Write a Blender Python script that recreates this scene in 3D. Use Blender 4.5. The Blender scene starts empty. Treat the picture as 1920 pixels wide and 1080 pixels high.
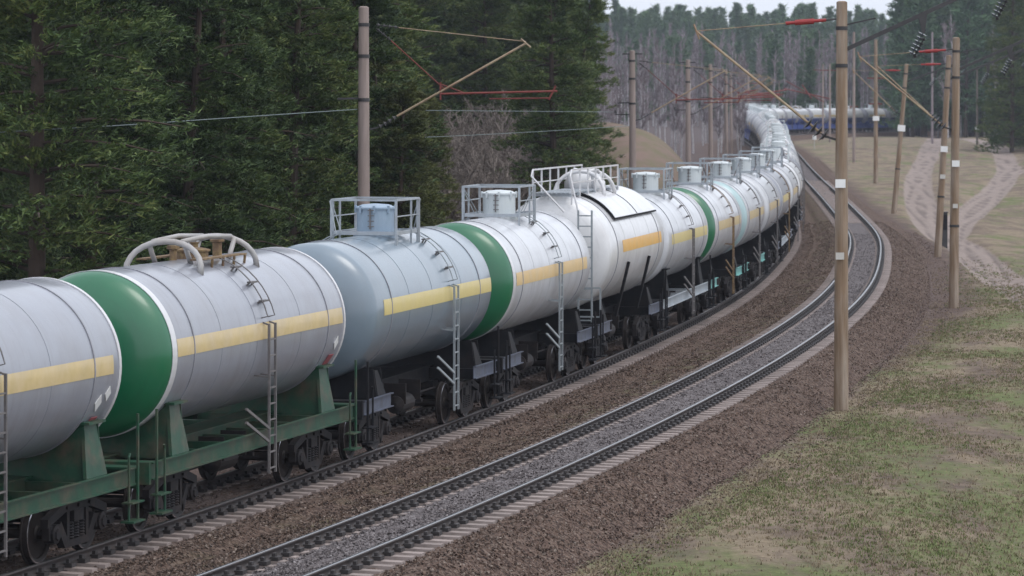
import bpy, math, random
import numpy as np
from mathutils import Vector, Matrix

random.seed(7); rng = np.random.default_rng(7)
SC = bpy.context.scene
COL = SC.collection

# ------------------------------------------------------------------ camera, sky, sun, exposure
CAM_H = 7.364
cam_d = bpy.data.cameras.new('camera'); cam = bpy.data.objects.new('camera', cam_d); COL.objects.link(cam)
cam.location = (0, 0, CAM_H); cam.rotation_euler = (math.radians(90), 0, 0)
cam_d.sensor_width = 36; cam_d.lens = 36 * 6217 / 1920
cam_d.shift_y = -(540 - 191.6) / 1920
cam_d.clip_start = 0.5; cam_d.clip_end = 6000
cam_d.dof.use_dof = True; cam_d.dof.focus_distance = 68; cam_d.dof.aperture_fstop = 3.2
SC.camera = cam

SUN_EL, SUN_AZ = 62, 120          # azimuth from +Y towards +X
w = bpy.data.worlds.new('World'); SC.world = w; w.use_nodes = True
nt = w.node_tree; nt.nodes.clear()
sky = nt.nodes.new('ShaderNodeTexSky'); sky.sky_type = 'NISHITA'; sky.sun_disc = False
sky.sun_elevation = math.radians(SUN_EL); sky.sun_rotation = math.radians(SUN_AZ)
sky.air_density = 1.0; sky.dust_density = 6.0; sky.ozone_density = 1.0
hs = nt.nodes.new('ShaderNodeHueSaturation'); hs.inputs['Saturation'].default_value = 0.42
bgn = nt.nodes.new('ShaderNodeBackground'); bgn.inputs['Strength'].default_value = 0.15
wo = nt.nodes.new('ShaderNodeOutputWorld')
ov = nt.nodes.new('ShaderNodeMix'); ov.data_type = 'RGBA'; ov.inputs['Factor'].default_value = .72   # overcast: an even white cloud layer over the clear sky
ov.inputs['B'].default_value = (6.35, 6.75, 7.5, 1)
nt.links.new(sky.outputs[0], hs.inputs['Color']); nt.links.new(hs.outputs[0], ov.inputs['A']); nt.links.new(ov.outputs['Result'], bgn.inputs['Color']); nt.links.new(bgn.outputs[0], wo.inputs[0])

sd = bpy.data.lights.new('sun', 'SUN'); sd.energy = 0.5; sd.angle = math.radians(25); sd.color = (1, .96, .9)
sun = bpy.data.objects.new('sun', sd); COL.objects.link(sun)
_e, _a = math.radians(SUN_EL), math.radians(SUN_AZ)
sdir = Vector((math.sin(_a) * math.cos(_e), math.cos(_a) * math.cos(_e), math.sin(_e)))
sun.rotation_euler = sdir.to_track_quat('Z', 'Y').to_euler()
sun.location = (0, 0, 60)

SC.view_settings.view_transform = 'Standard'; SC.view_settings.look = 'None'
SC.view_settings.exposure = 0.42; SC.view_settings.gamma = 1; SC.view_settings.use_curve_mapping = False
SC.cycles.max_bounces = 6; SC.cycles.diffuse_bounces = 3; SC.cycles.transparent_max_bounces = 6

# ------------------------------------------------------------------ helpers
def tag(o, label=None, cat=None, group=None, kind=None):
    if label: o['label'] = label
    if cat: o['category'] = cat
    if group: o['group'] = group
    if kind: o['kind'] = kind
    return o

def empty(name, loc=(0, 0, 0), rz=0, parent=None):
    o = bpy.data.objects.new(name, None); COL.objects.link(o)
    o.location = loc; o.rotation_euler = (0, 0, rz); o.empty_display_size = .3
    if parent: o.parent = parent
    return o

def link(name, mesh, parent=None, loc=None, rot=None):
    o = bpy.data.objects.new(name, mesh); COL.objects.link(o)
    if parent: o.parent = parent
    if loc is not None: o.location = loc
    if rot is not None: o.rotation_euler = rot
    return o

class MB:
    """collects simple shapes and turns them into one mesh"""
    def __init__(s): s.v = []; s.f = []; s.m = []; s.mat = 0
    def add(s, vs, fs):
        b = len(s.v); s.v.extend(vs)
        for f in fs: s.f.append(tuple(i + b for i in f)); s.m.append(s.mat)
        return s
    def box(s, x0, x1, y0, y1, z0, z1):
        vs = [(x, y, z) for x in (x0, x1) for y in (y0, y1) for z in (z0, z1)]
        return s.add(vs, [(0, 1, 3, 2), (4, 6, 7, 5), (0, 4, 5, 1), (2, 3, 7, 6), (0, 2, 6, 4), (1, 5, 7, 3)])
    def bar(s, p, q, wdt, h=None, up=(0, 0, 1)):
        p, q = Vector(p), Vector(q); d = (q - p).normalized(); h = h or wdt
        a = d.cross(Vector(up))
        if a.length < 1e-3: a = d.cross(Vector((1, 0, 0)))
        a.normalize(); b = a.cross(d)
        vs = []
        for c in (p, q):
            for sx, sy in ((-1, -1), (1, -1), (1, 1), (-1, 1)): vs.append(tuple(c + a * sx * wdt / 2 + b * sy * h / 2))
        return s.add(vs, [(3, 2, 1, 0), (4, 5, 6, 7), (0, 1, 5, 4), (1, 2, 6, 5), (2, 3, 7, 6), (3, 0, 4, 7)])
    def path(s, pts, r, n=6, r2=None, cap=True):
        pts = [Vector(p) for p in pts]; k = len(pts); vs = []; fs = []; prev = None
        for i, p in enumerate(pts):
            d = (pts[min(i + 1, k - 1)] - pts[max(i - 1, 0)]).normalized()
            if prev is None:
                a = d.cross(Vector((0, 0, 1)))
                if a.length < 1e-2: a = d.cross(Vector((1, 0, 0)))
            else: a = prev - d * prev.dot(d)
            a.normalize(); prev = a; b = d.cross(a)
            rr = r if r2 is None else r + (r2 - r) * i / (k - 1)
            for j in range(n):
                t = 2 * math.pi * j / n; vs.append(tuple(p + (a * math.cos(t) + b * math.sin(t)) * rr))
        for i in range(k - 1):
            for j in range(n):
                jj = (j + 1) % n; fs.append((i * n + j, i * n + jj, (i + 1) * n + jj, (i + 1) * n + j))
        if cap: fs.append(tuple(range(n - 1, -1, -1))); fs.append(tuple((k - 1) * n + j for j in range(n)))
        return s.add(vs, fs)
    def lathe(s, prof, axis='z', n=24, org=(0, 0, 0), cap=True):
        """prof: list of (along, radius)"""
        vs = []; fs = []; k = len(prof); ox, oy, oz = org
        for a, r in prof:
            for j in range(n):
                t = 2 * math.pi * j / n; c, d = r * math.cos(t), r * math.sin(t)
                vs.append({'z': (ox + c, oy + d, oz + a), 'x': (ox + a, oy + c, oz + d), 'y': (ox + d, oy + a, oz + c)}[axis])
        for i in range(k - 1):
            for j in range(n):
                jj = (j + 1) % n; fs.append((i * n + j, i * n + jj, (i + 1) * n + jj, (i + 1) * n + j))
        if cap: fs.append(tuple(range(n - 1, -1, -1))); fs.append(tuple((k - 1) * n + j for j in range(n)))
        return s.add(vs, fs)
    def prism(s, poly, y0, y1):
        """poly in x,z extruded along y"""
        n = len(poly); vs = [(x, y0, z) for x, z in poly] + [(x, y1, z) for x, z in poly]
        fs = [tuple(range(n)), tuple(range(2 * n - 1, n - 1, -1))] + [(i, i + n, (i + 1) % n + n, (i + 1) % n) for i in range(n)]
        return s.add(vs, fs)
    def prismx(s, poly, x0, x1):
        n = len(poly); vs = [(x0, y, z) for y, z in poly] + [(x1, y, z) for y, z in poly]
        fs = [tuple(range(n - 1, -1, -1)), tuple(range(n, 2 * n))] + [(i, (i + 1) % n, (i + 1) % n + n, i + n) for i in range(n)]
        return s.add(vs, fs)
    def mesh(s, name, mats, smooth=False):
        me = bpy.data.meshes.new(name); me.from_pydata(s.v, [], s.f)
        for m in (mats if isinstance(mats, (list, tuple)) else [mats]): me.materials.append(m)
        me.polygons.foreach_set('material_index', s.m)
        me.update()
        if smooth: me.shade_smooth()
        return me

def fast_mesh(name, V, F, mats, smooth=False):
    """V (n,3), F (m,k) arrays"""
    me = bpy.data.meshes.new(name); n, k = F.shape
    me.vertices.add(len(V)); me.vertices.foreach_set('co', V.astype(np.float32).ravel())
    me.loops.add(n * k); me.loops.foreach_set('vertex_index', F.astype(np.int32).ravel())
    me.polygons.add(n); me.polygons.foreach_set('loop_start', np.arange(0, n * k, k, dtype=np.int32))
    me.polygons.foreach_set('loop_total', np.full(n, k, dtype=np.int32))
    for m in (mats if isinstance(mats, (list, tuple)) else [mats]): me.materials.append(m)
    me.update(calc_edges=True); me.validate()
    if smooth: me.shade_smooth()
    return me

# ------------------------------------------------------------------ materials
def mat(name, col, rough=.7, metal=0, var=.0, vscale=4, dirt=None, dscale=2, damt=.5, bump=0, bscale=30, spec=.5, coords='Object', stretch=(1, 1, 1), objvar=0, detail=6):
    m = bpy.data.materials.new(name); m.use_nodes = True; t = m.node_tree; N = t.nodes; L = t.links
    b = N['Principled BSDF']; b.inputs['Roughness'].default_value = rough; b.inputs['Metallic'].default_value = metal
    b.inputs['Specular IOR Level'].default_value = spec
    tc = N.new('ShaderNodeTexCoord'); mp = N.new('ShaderNodeMapping'); mp.inputs['Scale'].default_value = stretch
    L.new(tc.outputs[coords], mp.inputs['Vector'])
    base = N.new('ShaderNodeRGB'); base.outputs[0].default_value = (*col, 1); out = base.outputs[0]
    def noise(sc, det=detail, rgh=.6):
        n = N.new('ShaderNodeTexNoise'); n.inputs['Scale'].default_value = sc; n.inputs['Detail'].default_value = det
        n.inputs['Roughness'].default_value = rgh
        L.new(mp.outputs[0], n.inputs['Vector']); return n.outputs['Fac']
    def mix(f, a, c, typ='MIX'):
        x = N.new('ShaderNodeMix'); x.data_type = 'RGBA'; x.blend_type = typ
        L.new(f, x.inputs['Factor']) if not isinstance(f, (int, float)) else setattr(x.inputs['Factor'], 'default_value', f)
        L.new(a, x.inputs['A'])
        if isinstance(c, tuple): x.inputs['B'].default_value = (*c, 1)
        else: L.new(c, x.inputs['B'])
        return x.outputs['Result']
    def ramp(f, a, c, v0=0, v1=1):
        r = N.new('ShaderNodeMapRange'); r.inputs['From Min'].default_value = a; r.inputs['From Max'].default_value = c
        r.inputs['To Min'].default_value = v0; r.inputs['To Max'].default_value = v1
        L.new(f, r.inputs['Value']); return r.outputs['Result']
    if dirt is not None:
        out = mix(ramp(noise(dscale), .42, .72, 0, damt), out, dirt)
    if var:
        f = ramp(noise(vscale), .25, .75, 1 - var, 1 + var)
        vm = N.new('ShaderNodeVectorMath'); vm.operation = 'SCALE'; L.new(out, vm.inputs[0]); L.new(f, vm.inputs['Scale']); out = vm.outputs[0]
    if objvar:
        oi = N.new('ShaderNodeObjectInfo'); f = ramp(oi.outputs['Random'], 0, 1, 1 - objvar, 1 + objvar)
        vm = N.new('ShaderNodeVectorMath'); vm.operation = 'SCALE'; L.new(out, vm.inputs[0]); L.new(f, vm.inputs['Scale']); out = vm.outputs[0]
    L.new(out, b.inputs['Base Color'])
    if bump:
        bp = N.new('ShaderNodeBump'); bp.inputs['Strength'].default_value = bump; bp.inputs['Distance'].default_value = .02
        L.new(noise(bscale), bp.inputs['Height']); L.new(bp.outputs[0], b.inputs['Normal'])
    return m

def tank_mat(name, col, grime=(.16, .14, .13), amt=.5, rough=.42, coat=.75):
    """painted steel with run-down streaks and patchy grime"""
    m = mat(name, col, rough=rough, var=.07, vscale=1.3, dirt=grime, dscale=1.1, damt=amt * .6, bump=.16, bscale=2.6)
    t = m.node_tree; N = t.nodes; L = t.links; b = N['Principled BSDF']
    src = b.inputs['Base Color'].links[0].from_socket
    tc = N.new('ShaderNodeTexCoord'); sp = N.new('ShaderNodeSeparateXYZ'); L.new(tc.outputs['Object'], sp.inputs[0])
    oi = N.new('ShaderNodeObjectInfo')
    mm = N.new('ShaderNodeMath'); mm.operation = 'MULTIPLY'; mm.inputs[1].default_value = 37; L.new(oi.outputs['Random'], mm.inputs[0])
    ad = N.new('ShaderNodeMath'); ad.operation = 'ADD'; L.new(sp.outputs['X'], ad.inputs[0]); L.new(mm.outputs[0], ad.inputs[1])
    cb = N.new('ShaderNodeCombineXYZ'); L.new(ad.outputs[0], cb.inputs['X'])
    z2 = N.new('ShaderNodeMath'); z2.operation = 'MULTIPLY'; z2.inputs[1].default_value = .09; L.new(sp.outputs['Z'], z2.inputs[0]); L.new(z2.outputs[0], cb.inputs['Z'])
    n = N.new('ShaderNodeTexNoise'); n.inputs['Scale'].default_value = 6.5; n.inputs['Detail'].default_value = 5; n.inputs['Roughness'].default_value = .65
    L.new(cb.outputs[0], n.inputs['Vector'])
    r = N.new('ShaderNodeMapRange'); r.inputs['From Min'].default_value = .52; r.inputs['From Max'].default_value = .8
    r.inputs['To Max'].default_value = amt; L.new(n.outputs['Fac'], r.inputs['Value'])
    x = N.new('ShaderNodeMix'); x.data_type = 'RGBA'; x.inputs['B'].default_value = (*grime, 1)
    L.new(r.outputs[0], x.inputs['Factor']); L.new(src, x.inputs['A']); L.new(x.outputs['Result'], b.inputs['Base Color'])
    b.inputs['Coat Weight'].default_value = coat; b.inputs['Coat Roughness'].default_value = .16
    return m

M = {}
M['tank_grey'] = tank_mat('tank_grey_paint', (.265, .28, .325), amt=.45)
M['tank_blue'] = tank_mat('tank_bluegrey_paint', (.175, .23, .28), amt=.24, rough=.32)
M['tank_pale'] = tank_mat('tank_pale_paint', (.55, .565, .60), amt=.42)
M['tank_white'] = tank_mat('tank_white_paint', (.68, .685, .70), amt=.36)
M['green_band'] = tank_mat('green_band_paint', (.002, .125, .050), grime=(.01, .04, .02), amt=.25, rough=.40)
M['cyan_band'] = tank_mat('cyan_band_paint', (.36, .50, .52), amt=.2)
M['white_band'] = mat('white_band_paint', (.64, .64, .66), .5, var=.08, dirt=(.3, .28, .27), damt=.35)
M['yellow'] = mat('faded_yellow_paint', (.58, .44, .20), .5, var=.12, dirt=(.45, .37, .28), damt=.5)
M['yellow_b'] = mat('yellow_paint', (.64, .52, .19), .5, var=.06, dirt=(.5, .42, .25), damt=.3)
M['orange'] = mat('orange_yellow_paint', (.78, .42, .06), .5, var=.08, dirt=(.5, .42, .25), damt=.3)
M['orange_p'] = mat('pale_orange_paint', (.72, .50, .22), .5, var=.08, dirt=(.5, .45, .35), damt=.4)
M['green_steel'] = mat('green_frame_paint', (.009, .058, .030), .5, var=.25, vscale=5, dirt=(.10, .065, .045), dscale=2.6, damt=.75)
M['black_steel'] = mat('black_frame_paint', (.009, .010, .013), .7, spec=.2, var=.35, vscale=5, dirt=(.028, .022, .02), dscale=3, damt=.6)
M['slate_steel'] = mat('slate_frame_paint', (.085, .10, .145), .45, var=.25, vscale=5, dirt=(.05, .045, .045), dscale=3, damt=.6)
M['navy'] = mat('navy_blue', (.035, .065, .25), .5, var=.2)
M['bogie'] = mat('bogie_steel', (.013, .012, .014), .65, spec=.25, var=.4, vscale=7, dirt=(.040, .028, .023), dscale=5, damt=.6)
M['wheel'] = mat('wheel_steel', (.018, .014, .013), .6, spec=.25, var=.3, vscale=6)
M['tread'] = mat('wheel_tread', (.45, .45, .48), .25, metal=1)
M['rail_grey'] = mat('railing_paint', (.33, .37, .41), .45, var=.15, vscale=6, dirt=(.2, .18, .17), damt=.4)
M['pipe'] = mat('pale_pipe', (.36, .35, .345), .45, var=.12, vscale=5, dirt=(.25, .2, .16), damt=.5)
M['rust'] = mat('rusty_fittings', (.16, .10, .06), .8, var=.4, vscale=9, dirt=(.3, .22, .08), dscale=6, damt=.6)
M['ladder'] = mat('ladder_steel', (.14, .13, .13), .55, var=.3, vscale=6)
M['ladder_l'] = mat('ladder_pale', (.27, .30, .32), .5, var=.2, vscale=6)
M['hatch_blue'] = mat('hatch_blue_paint', (.27, .36, .46), .4, var=.1, dirt=(.2, .2, .22), damt=.3)
M['hatch_pale'] = mat('hatch_pale_paint', (.58, .63, .65), .45, var=.1, dirt=(.3, .28, .26), damt=.3)
M['strap'] = mat('strap_and_gap_shade', (.24, .24, .27), .5, var=.2)
M['red'] = mat('red_insulator', (.27, .02, .02), .5, var=.2)
M['redrust'] = mat('red_oxide_rod', (.17, .035, .028), .7, var=.25)
M['console'] = mat('galvanised_console', (.32, .25, .16), .55, var=.35, vscale=3, dirt=(.22, .11, .06), dscale=2, damt=.8)
M['darkmetal'] = mat('dark_bracket', (.035, .033, .035), .6, var=.3)
M['glass'] = mat('insulator_glass', (.10, .115, .125), .25, var=.1)
M['plate'] = mat('number_plate', (.78, .78, .78), .5, var=.05)
M['plate_old'] = mat('worn_plate', (.52, .50, .47), .6, var=.1)
M['placard'] = mat('placard_white', (.7, .7, .7), .5)
M['placard_red'] = mat('placard_red', (.30, .07, .08), .6, var=.2)
M['mast_tan'] = mat('mast_concrete_tan', (.215, .145, .092), .85, var=.3, vscale=3, dirt=(.33, .29, .25), dscale=1.6, damt=.8, bump=.3, bscale=40, stretch=(2.2, 2.2, .22))
M['mast_pink'] = mat('mast_concrete_pink', (.28, .225, .205), .85, var=.25, vscale=3, dirt=(.22, .17, .14), dscale=1.6, damt=.8, bump=.3, bscale=40, stretch=(2.2, 2.2, .22))
M['wood'] = mat('weathered_pole_wood', (.15, .125, .11), .9, var=.25, vscale=3, stretch=(1, 1, .2))
M['railsteel'] = mat('rail_steel_side', (.045, .037, .036), .55, var=.3, vscale=6, dirt=(.085, .06, .05), damt=.5)
M['railtop'] = mat('rail_head_shine', (.10, .10, .11), .24, metal=0, var=.08, spec=1.0)
M['railtop'].node_tree.nodes['Principled BSDF'].inputs['IOR'].default_value = 2.3
M['railtop_dull'] = mat('rail_head_dull', (.20, .19, .19), .35, metal=.8, var=.1)
M['sleeper'] = mat('concrete_sleeper', (.26, .215, .20), .9, var=.2, vscale=5, dirt=(.16, .12, .10), dscale=3, damt=.7, objvar=.15)
M['clip'] = mat('rail_clip_steel', (.035, .03, .03), .6, var=.3)
M['stone'] = mat('ballast_stone', (.165, .118, .100), .9)
M['wire'] = mat('grey_green_wire', (.16, .20, .20), .6)

for _k in ('yellow', 'yellow_b', 'orange', 'orange_p', 'white_band'):
    _b = M[_k].node_tree.nodes['Principled BSDF']; _b.inputs['Coat Weight'].default_value = .6; _b.inputs['Coat Roughness'].default_value = .18
M['teal'] = mat('teal_box_paint', (.16, .42, .40), .5, var=.2, dirt=(.1, .12, .12), damt=.5)

def inst_color(m, cols):
    """colour varying over a field of small pieces by world position"""
    t = m.node_tree; N = t.nodes; L = t.links; b = N['Principled BSDF']
    for l in list(b.inputs['Base Color'].links): L.remove(l)
    g = N.new('ShaderNodeAttribute'); g.attribute_name = 'rnd'
    r = N.new('ShaderNodeValToRGB'); e = r.color_ramp.elements
    e[0].position = 0; e[0].color = (*cols[0], 1); e[1].position = 1; e[1].color = (*cols[-1], 1)
    for i in range(1, len(cols) - 1):
        x = e.new(i / (len(cols) - 1)); x.color = (*cols[i], 1)
    L.new(g.outputs['Fac'], r.inputs[0]); L.new(r.outputs[0], b.inputs['Base Color'])
inst_color(M['stone'], [(.042, .030, .024), (.100, .066, .050), (.145, .097, .073), (.110, .077, .062), (.27, .22, .185)])
M['stone_grey'] = mat('grey_stone', (.2, .19, .19), .9); inst_color(M['stone_grey'], [(.060, .050, .05), (.125, .108, .108), (.165, .145, .147), (.28, .255, .26)])

def leaf_mat(name, cols, rough=.6, trans=.15):
    m = bpy.data.materials.new(name); m.use_nodes = True; t = m.node_tree; N = t.nodes; L = t.links; b = N['Principled BSDF']
    b.inputs['Roughness'].default_value = rough; b.inputs['Specular IOR Level'].default_value = .25
    geo = N.new('ShaderNodeNewGeometry'); oi = N.new('ShaderNodeObjectInfo')
    tc = N.new('ShaderNodeTexCoord'); n = N.new('ShaderNodeTexNoise'); n.inputs['Scale'].default_value = .55; n.inputs['Detail'].default_value = 3
    L.new(tc.outputs['Object'], n.inputs['Vector'])
    a = N.new('ShaderNodeMath'); a.operation = 'MULTIPLY_ADD'; a.inputs[1].default_value = .45; L.new(geo.outputs['Random Per Island'], a.inputs[0])
    s = N.new('ShaderNodeMath'); s.operation = 'MULTIPLY_ADD'; s.inputs[1].default_value = .30; L.new(oi.outputs['Random'], s.inputs[0])
    k = N.new('ShaderNodeMapRange'); k.inputs['From Min'].default_value = .35; k.inputs['From Max'].default_value = .65; k.inputs['To Max'].default_value = .35; L.new(n.outputs['Fac'], k.inputs['Value'])
    L.new(k.outputs[0], s.inputs[2]); L.new(s.outputs[0], a.inputs[2])
    r = N.new('ShaderNodeValToRGB'); e = r.color_ramp.elements
    e[0].position = 0; e[0].color = (*cols[0], 1); e[1].position = 1; e[1].color = (*cols[-1], 1)
    for i in range(1, len(cols) - 1): x = e.new(i / (len(cols) - 1)); x.color = (*cols[i], 1)
    L.new(a.outputs[0], r.inputs[0]); L.new(r.outputs[0], b.inputs['Base Color'])
    return m
M['needles'] = leaf_mat('pine_needles', [(.010, .022, .010), (.028, .054, .017), (.066, .105, .028), (.165, .19, .055)])
M['needles_y'] = leaf_mat('yellow_green_needles', [(.035, .050, .014), (.06, .075, .02), (.10, .11, .03), (.14, .14, .04)])
M['needles_far'] = leaf_mat('distant_needles', [(.032, .070, .036), (.055, .115, .052), (.085, .15, .065), (.12, .18, .08)])
M['bark'] = mat('pine_bark', (.055, .038, .028), .95, var=.3, vscale=4, bump=.4)
M['birch'] = mat('birch_bark', (.40, .38, .39), .85, var=.35, vscale=2.5, dirt=(.08, .07, .07), dscale=4, damt=.7, objvar=.25)
M['twig'] = mat('bare_twigs', (.215, .18, .19), .9, var=.15, objvar=.25)
M['twig_g'] = mat('bare_bush_twigs', (.20, .168, .148), .9, var=.2, objvar=.2)
M['olive'] = leaf_mat('olive_buds', [(.06, .06, .03), (.09, .09, .05), (.12, .12, .06)])

# ------------------------------------------------------------------ the two tracks (plan and height along the line)
SK = [0, 30, 60, 80, 100, 120, 140, 170, 220, 300, 400, 520, 620]
KK = [.00230418, .00171822, .00163586, .00153217, .00127552, .00026170, .00184053, .0000915, .0000905, -.00013829, .00047865, -.00263902, -.00495082]
ZS = [0, 60, 110, 160, 250, 350, 450, 620, 760]
ZV = [0, -.01924, -.18107, -.08934, .39832, 1.28573, 1.99757, 1.7293, 1.7]
S0, S1 = -35, 720
S = np.arange(S0, S1, 1.0)
kap = np.interp(S, SK, KK); kap[S > 620] = -.00495
kap = np.convolve(np.pad(kap, 7, 'edge'), np.ones(15) / 15, 'valid')
i0 = int(-S0)
hd = .3013 - (np.cumsum(kap) - np.cumsum(kap)[i0])
X2 = np.cumsum(np.sin(hd)); Y2 = np.cumsum(np.cos(hd))
X2 += -5.777 - X2[i0]; Y2 += 45.955 - Y2[i0]
ZR = np.interp(S, ZS, ZV); ZR = np.convolve(np.pad(ZR, 15, 'edge'), np.ones(31) / 31, 'valid')
SPC = np.interp(S, [0, 60, 110, 160, 280], [4.71, 5.058, 5.0075, 4.791, 3.0])
X1 = X2 - SPC * np.cos(hd); Y1 = Y2 + SPC * np.sin(hd); Z1 = ZR - .0686
arc1 = np.concatenate([[0], np.cumsum(np.hypot(np.diff(X1), np.diff(Y1)))]); arc1 -= np.interp(0, S, arc1)

def rail_z(y): return np.interp(y, Y2, ZR)
def track_x(y): return np.interp(y, Y2, X2)
def P1(a):
    return Vector((np.interp(a, arc1, X1), np.interp(a, arc1, Y1), np.interp(a, arc1, Z1)))

def sstep(x, a, b):
    t = np.clip((x - a) / (b - a), 0, 1); return t * t * (3 - 2 * t)

_ph = rng.uniform(0, 6.28, (6, 2)); _fr = [(.031, .043), (.09, .07), (.17, .21), (.37, .29), (.8, .7), (1.7, 1.9)]
def wob(x, y):
    z = 0
    for (fx, fy), (p, q), a in zip(_fr, _ph, (.30, .10, .05, .03, .018, .010)): z = z + a * np.sin(x * fx + p + .7 * np.sin(y * fy * .6 + q)) * np.cos(y * fy * .8 + q)
    return z

def ground_z(x, y):
    x = np.asarray(x, float); y = np.asarray(y, float)
    l = x - track_x(y)                       # distance to the right of the right-hand track
    z = rail_z(y) - .92
    amp = sstep(np.abs(l + 2.5), 7, 14)
    z = z + wob(x, y) * (.25 + .9 * amp) * (1 + .9 * sstep(y, 150, 400)) * (1 - .8 * sstep(y, 430, 500) * (1 - sstep(y, 660, 700)))
    # verge swell beside the line and the shallow valley with the dirt track
    z = z + .20 * np.exp(-((l - 6.5) / 2.5) ** 2) * (1 - sstep(y, 140, 190))
    z = z - .45 * sstep(l, 8.0, 15) * (1 - sstep(y, 220, 330))
    z = z + 1.1 * sstep(l, 15, 26) * (1 - sstep(y, 250, 420))
    # wooded hill behind the line
    z = z + 17 * sstep(y, 655, 1150) + 4 * sstep(l, 35, 110) * sstep(y, 500, 720)
    z = z + 1.2 * sstep(-l, 14, 40)
    # earth mound beyond the left mast
    z = z + 5.8 * np.exp(-(((x - 8.8) / 5.4) ** 2 + ((y - 252) / 22) ** 2) ** 1.4)
    z = z + 3.2 * np.exp(-(((x + 0.5) / 7) ** 2 + ((y - 262) / 20) ** 2) ** 1.4)
    return z

def gz(x, y): return float(ground_z(x, y))

def px_ground(u, v, zoff=0.0):
    """the point of the ground seen at (u, v) of the photograph"""
    dx, dz = (u - 960) / 6217, (191.6 - v) / 6217
    lo = None; d = 40.0
    while d < 1400:
        if CAM_H + dz * d < gz(dx * d, d) + zoff: break
        d *= 1.004
    return dx * d, d

# dirt road centre lines
ROADS = [
    [(1975, 585), (1920, 545), (1880, 520), (1846, 494), (1812, 462), (1775, 446), (1745, 420), (1728, 390), (1720, 350), (1726, 318), (1742, 288), (1752, 266), (1757, 254)],
    [(1775, 446), (1800, 410), (1825, 392), (1853, 370), (1880, 342), (1893, 318), (1886, 294), (1862, 272), (1830, 262), (1790, 258)],
    [(1893, 318), (1925, 322), (1990, 330)],
]
ROADW = []
for r in ROADS:
    p = np.array([px_ground(*q) for q in r]); t = np.linspace(0, len(p) - 1, len(p) * 12)
    xs = np.interp(t, np.arange(len(p)), p[:, 0]); ys = np.interp(t, np.arange(len(p)), p[:, 1])
    k = np.ones(9) / 9
    xs = np.concatenate([xs[:4], np.convolve(xs, k, 'valid'), xs[-4:]]); ys = np.concatenate([ys[:4], np.convolve(ys, k, 'valid'), ys[-4:]])
    ROADW.append((xs, ys))

def poly_dist(x, y, xs, ys):
    best = np.full(x.shape, 1e9)
    for i in range(len(xs) - 1):
        ax, ay, bx, by = xs[i], ys[i], xs[i + 1], ys[i + 1]; dx, dy = bx - ax, by - ay; L2 = dx * dx + dy * dy + 1e-9
        t = np.clip(((x - ax) * dx + (y - ay) * dy) / L2, 0, 1)
        best = np.minimum(best, np.hypot(x - ax - t * dx, y - ay - t * dy))
    return best

# ------------------------------------------------------------------ ground sheet
def build_ground():
    ys = [12.0]
    while ys[-1] < 2600: ys.append(ys[-1] + max(.30, ys[-1] * .0052 if ys[-1] < 700 else ys[-1] * .03))
    ys = np.array(ys); nx = 420
    U = np.linspace(-1, 1, nx); U = U * (.35 + .65 * np.abs(U) ** 1.3)
    Yg = np.repeat(ys[:, None], nx, 1)
    c = track_x(np.clip(ys, 45, 600)) * .6
    Xg = c[:, None] + U[None, :] * (38 + .30 * ys[:, None] + np.maximum(0, ys[:, None] - 700) * .6)
    Zg = ground_z(Xg, Yg)
    road = np.zeros_like(Xg); rut = np.zeros_like(Xg)
    m = (Yg > 90) & (Yg < 640) & (Xg > 12)
    xr, yr = Xg[m], Yg[m]; best = np.full(xr.shape, 1e9)
    for xs, ysr in ROADW: best = np.minimum(best, poly_dist(xr, yr, xs, ysr))
    wd = 1.0 + yr * .0009
    road[m] = 1 - sstep(best / wd, .75, 1.25); rut[m] = np.clip(.5 + .5 * np.cos(best / wd * 9.5 + 2.2 * np.sin(yr * .09)), 0, 1) ** 2 * road[m]
    Zg = Zg - .16 * road - .09 * rut
    V = np.stack([Xg, Yg, Zg], -1).reshape(-1, 3)
    a = np.arange(len(ys) - 1)[:, None] * nx + np.arange(nx - 1)[None, :]
    F = np.stack([a, a + 1, a + nx + 1, a + nx], -1).reshape(-1, 4)
    me = fast_mesh('ground', V, F, ground_mat(), True)
    for nm, arr in (('road', road), ('rut', rut), ('lat', (Xg - track_x(Yg)) + .9 - 2.4 * sstep(Yg, 88, 135) + 1.3 * sstep(Yg, 190, 260))):
        at = me.attributes.new(nm, 'FLOAT', 'POINT'); at.data.foreach_set('value', arr.ravel().astype(np.float32))
    mnd = np.exp(-(((Xg - 6.5) / 9) ** 2 + ((Yg - 250) / 30) ** 2) ** 2)
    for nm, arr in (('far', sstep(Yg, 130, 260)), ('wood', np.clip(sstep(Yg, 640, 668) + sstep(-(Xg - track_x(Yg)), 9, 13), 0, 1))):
        at = me.attributes.new(nm, 'FLOAT', 'POINT'); at.data.foreach_set('value', arr.ravel().astype(np.float32))
    at = me.attributes.new('mound', 'FLOAT', 'POINT'); at.data.foreach_set('value', mnd.ravel().astype(np.float32))
    tag(link('ground', me), 'short grass verge and field with bare patches beside the railway', kind='structure')

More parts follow.
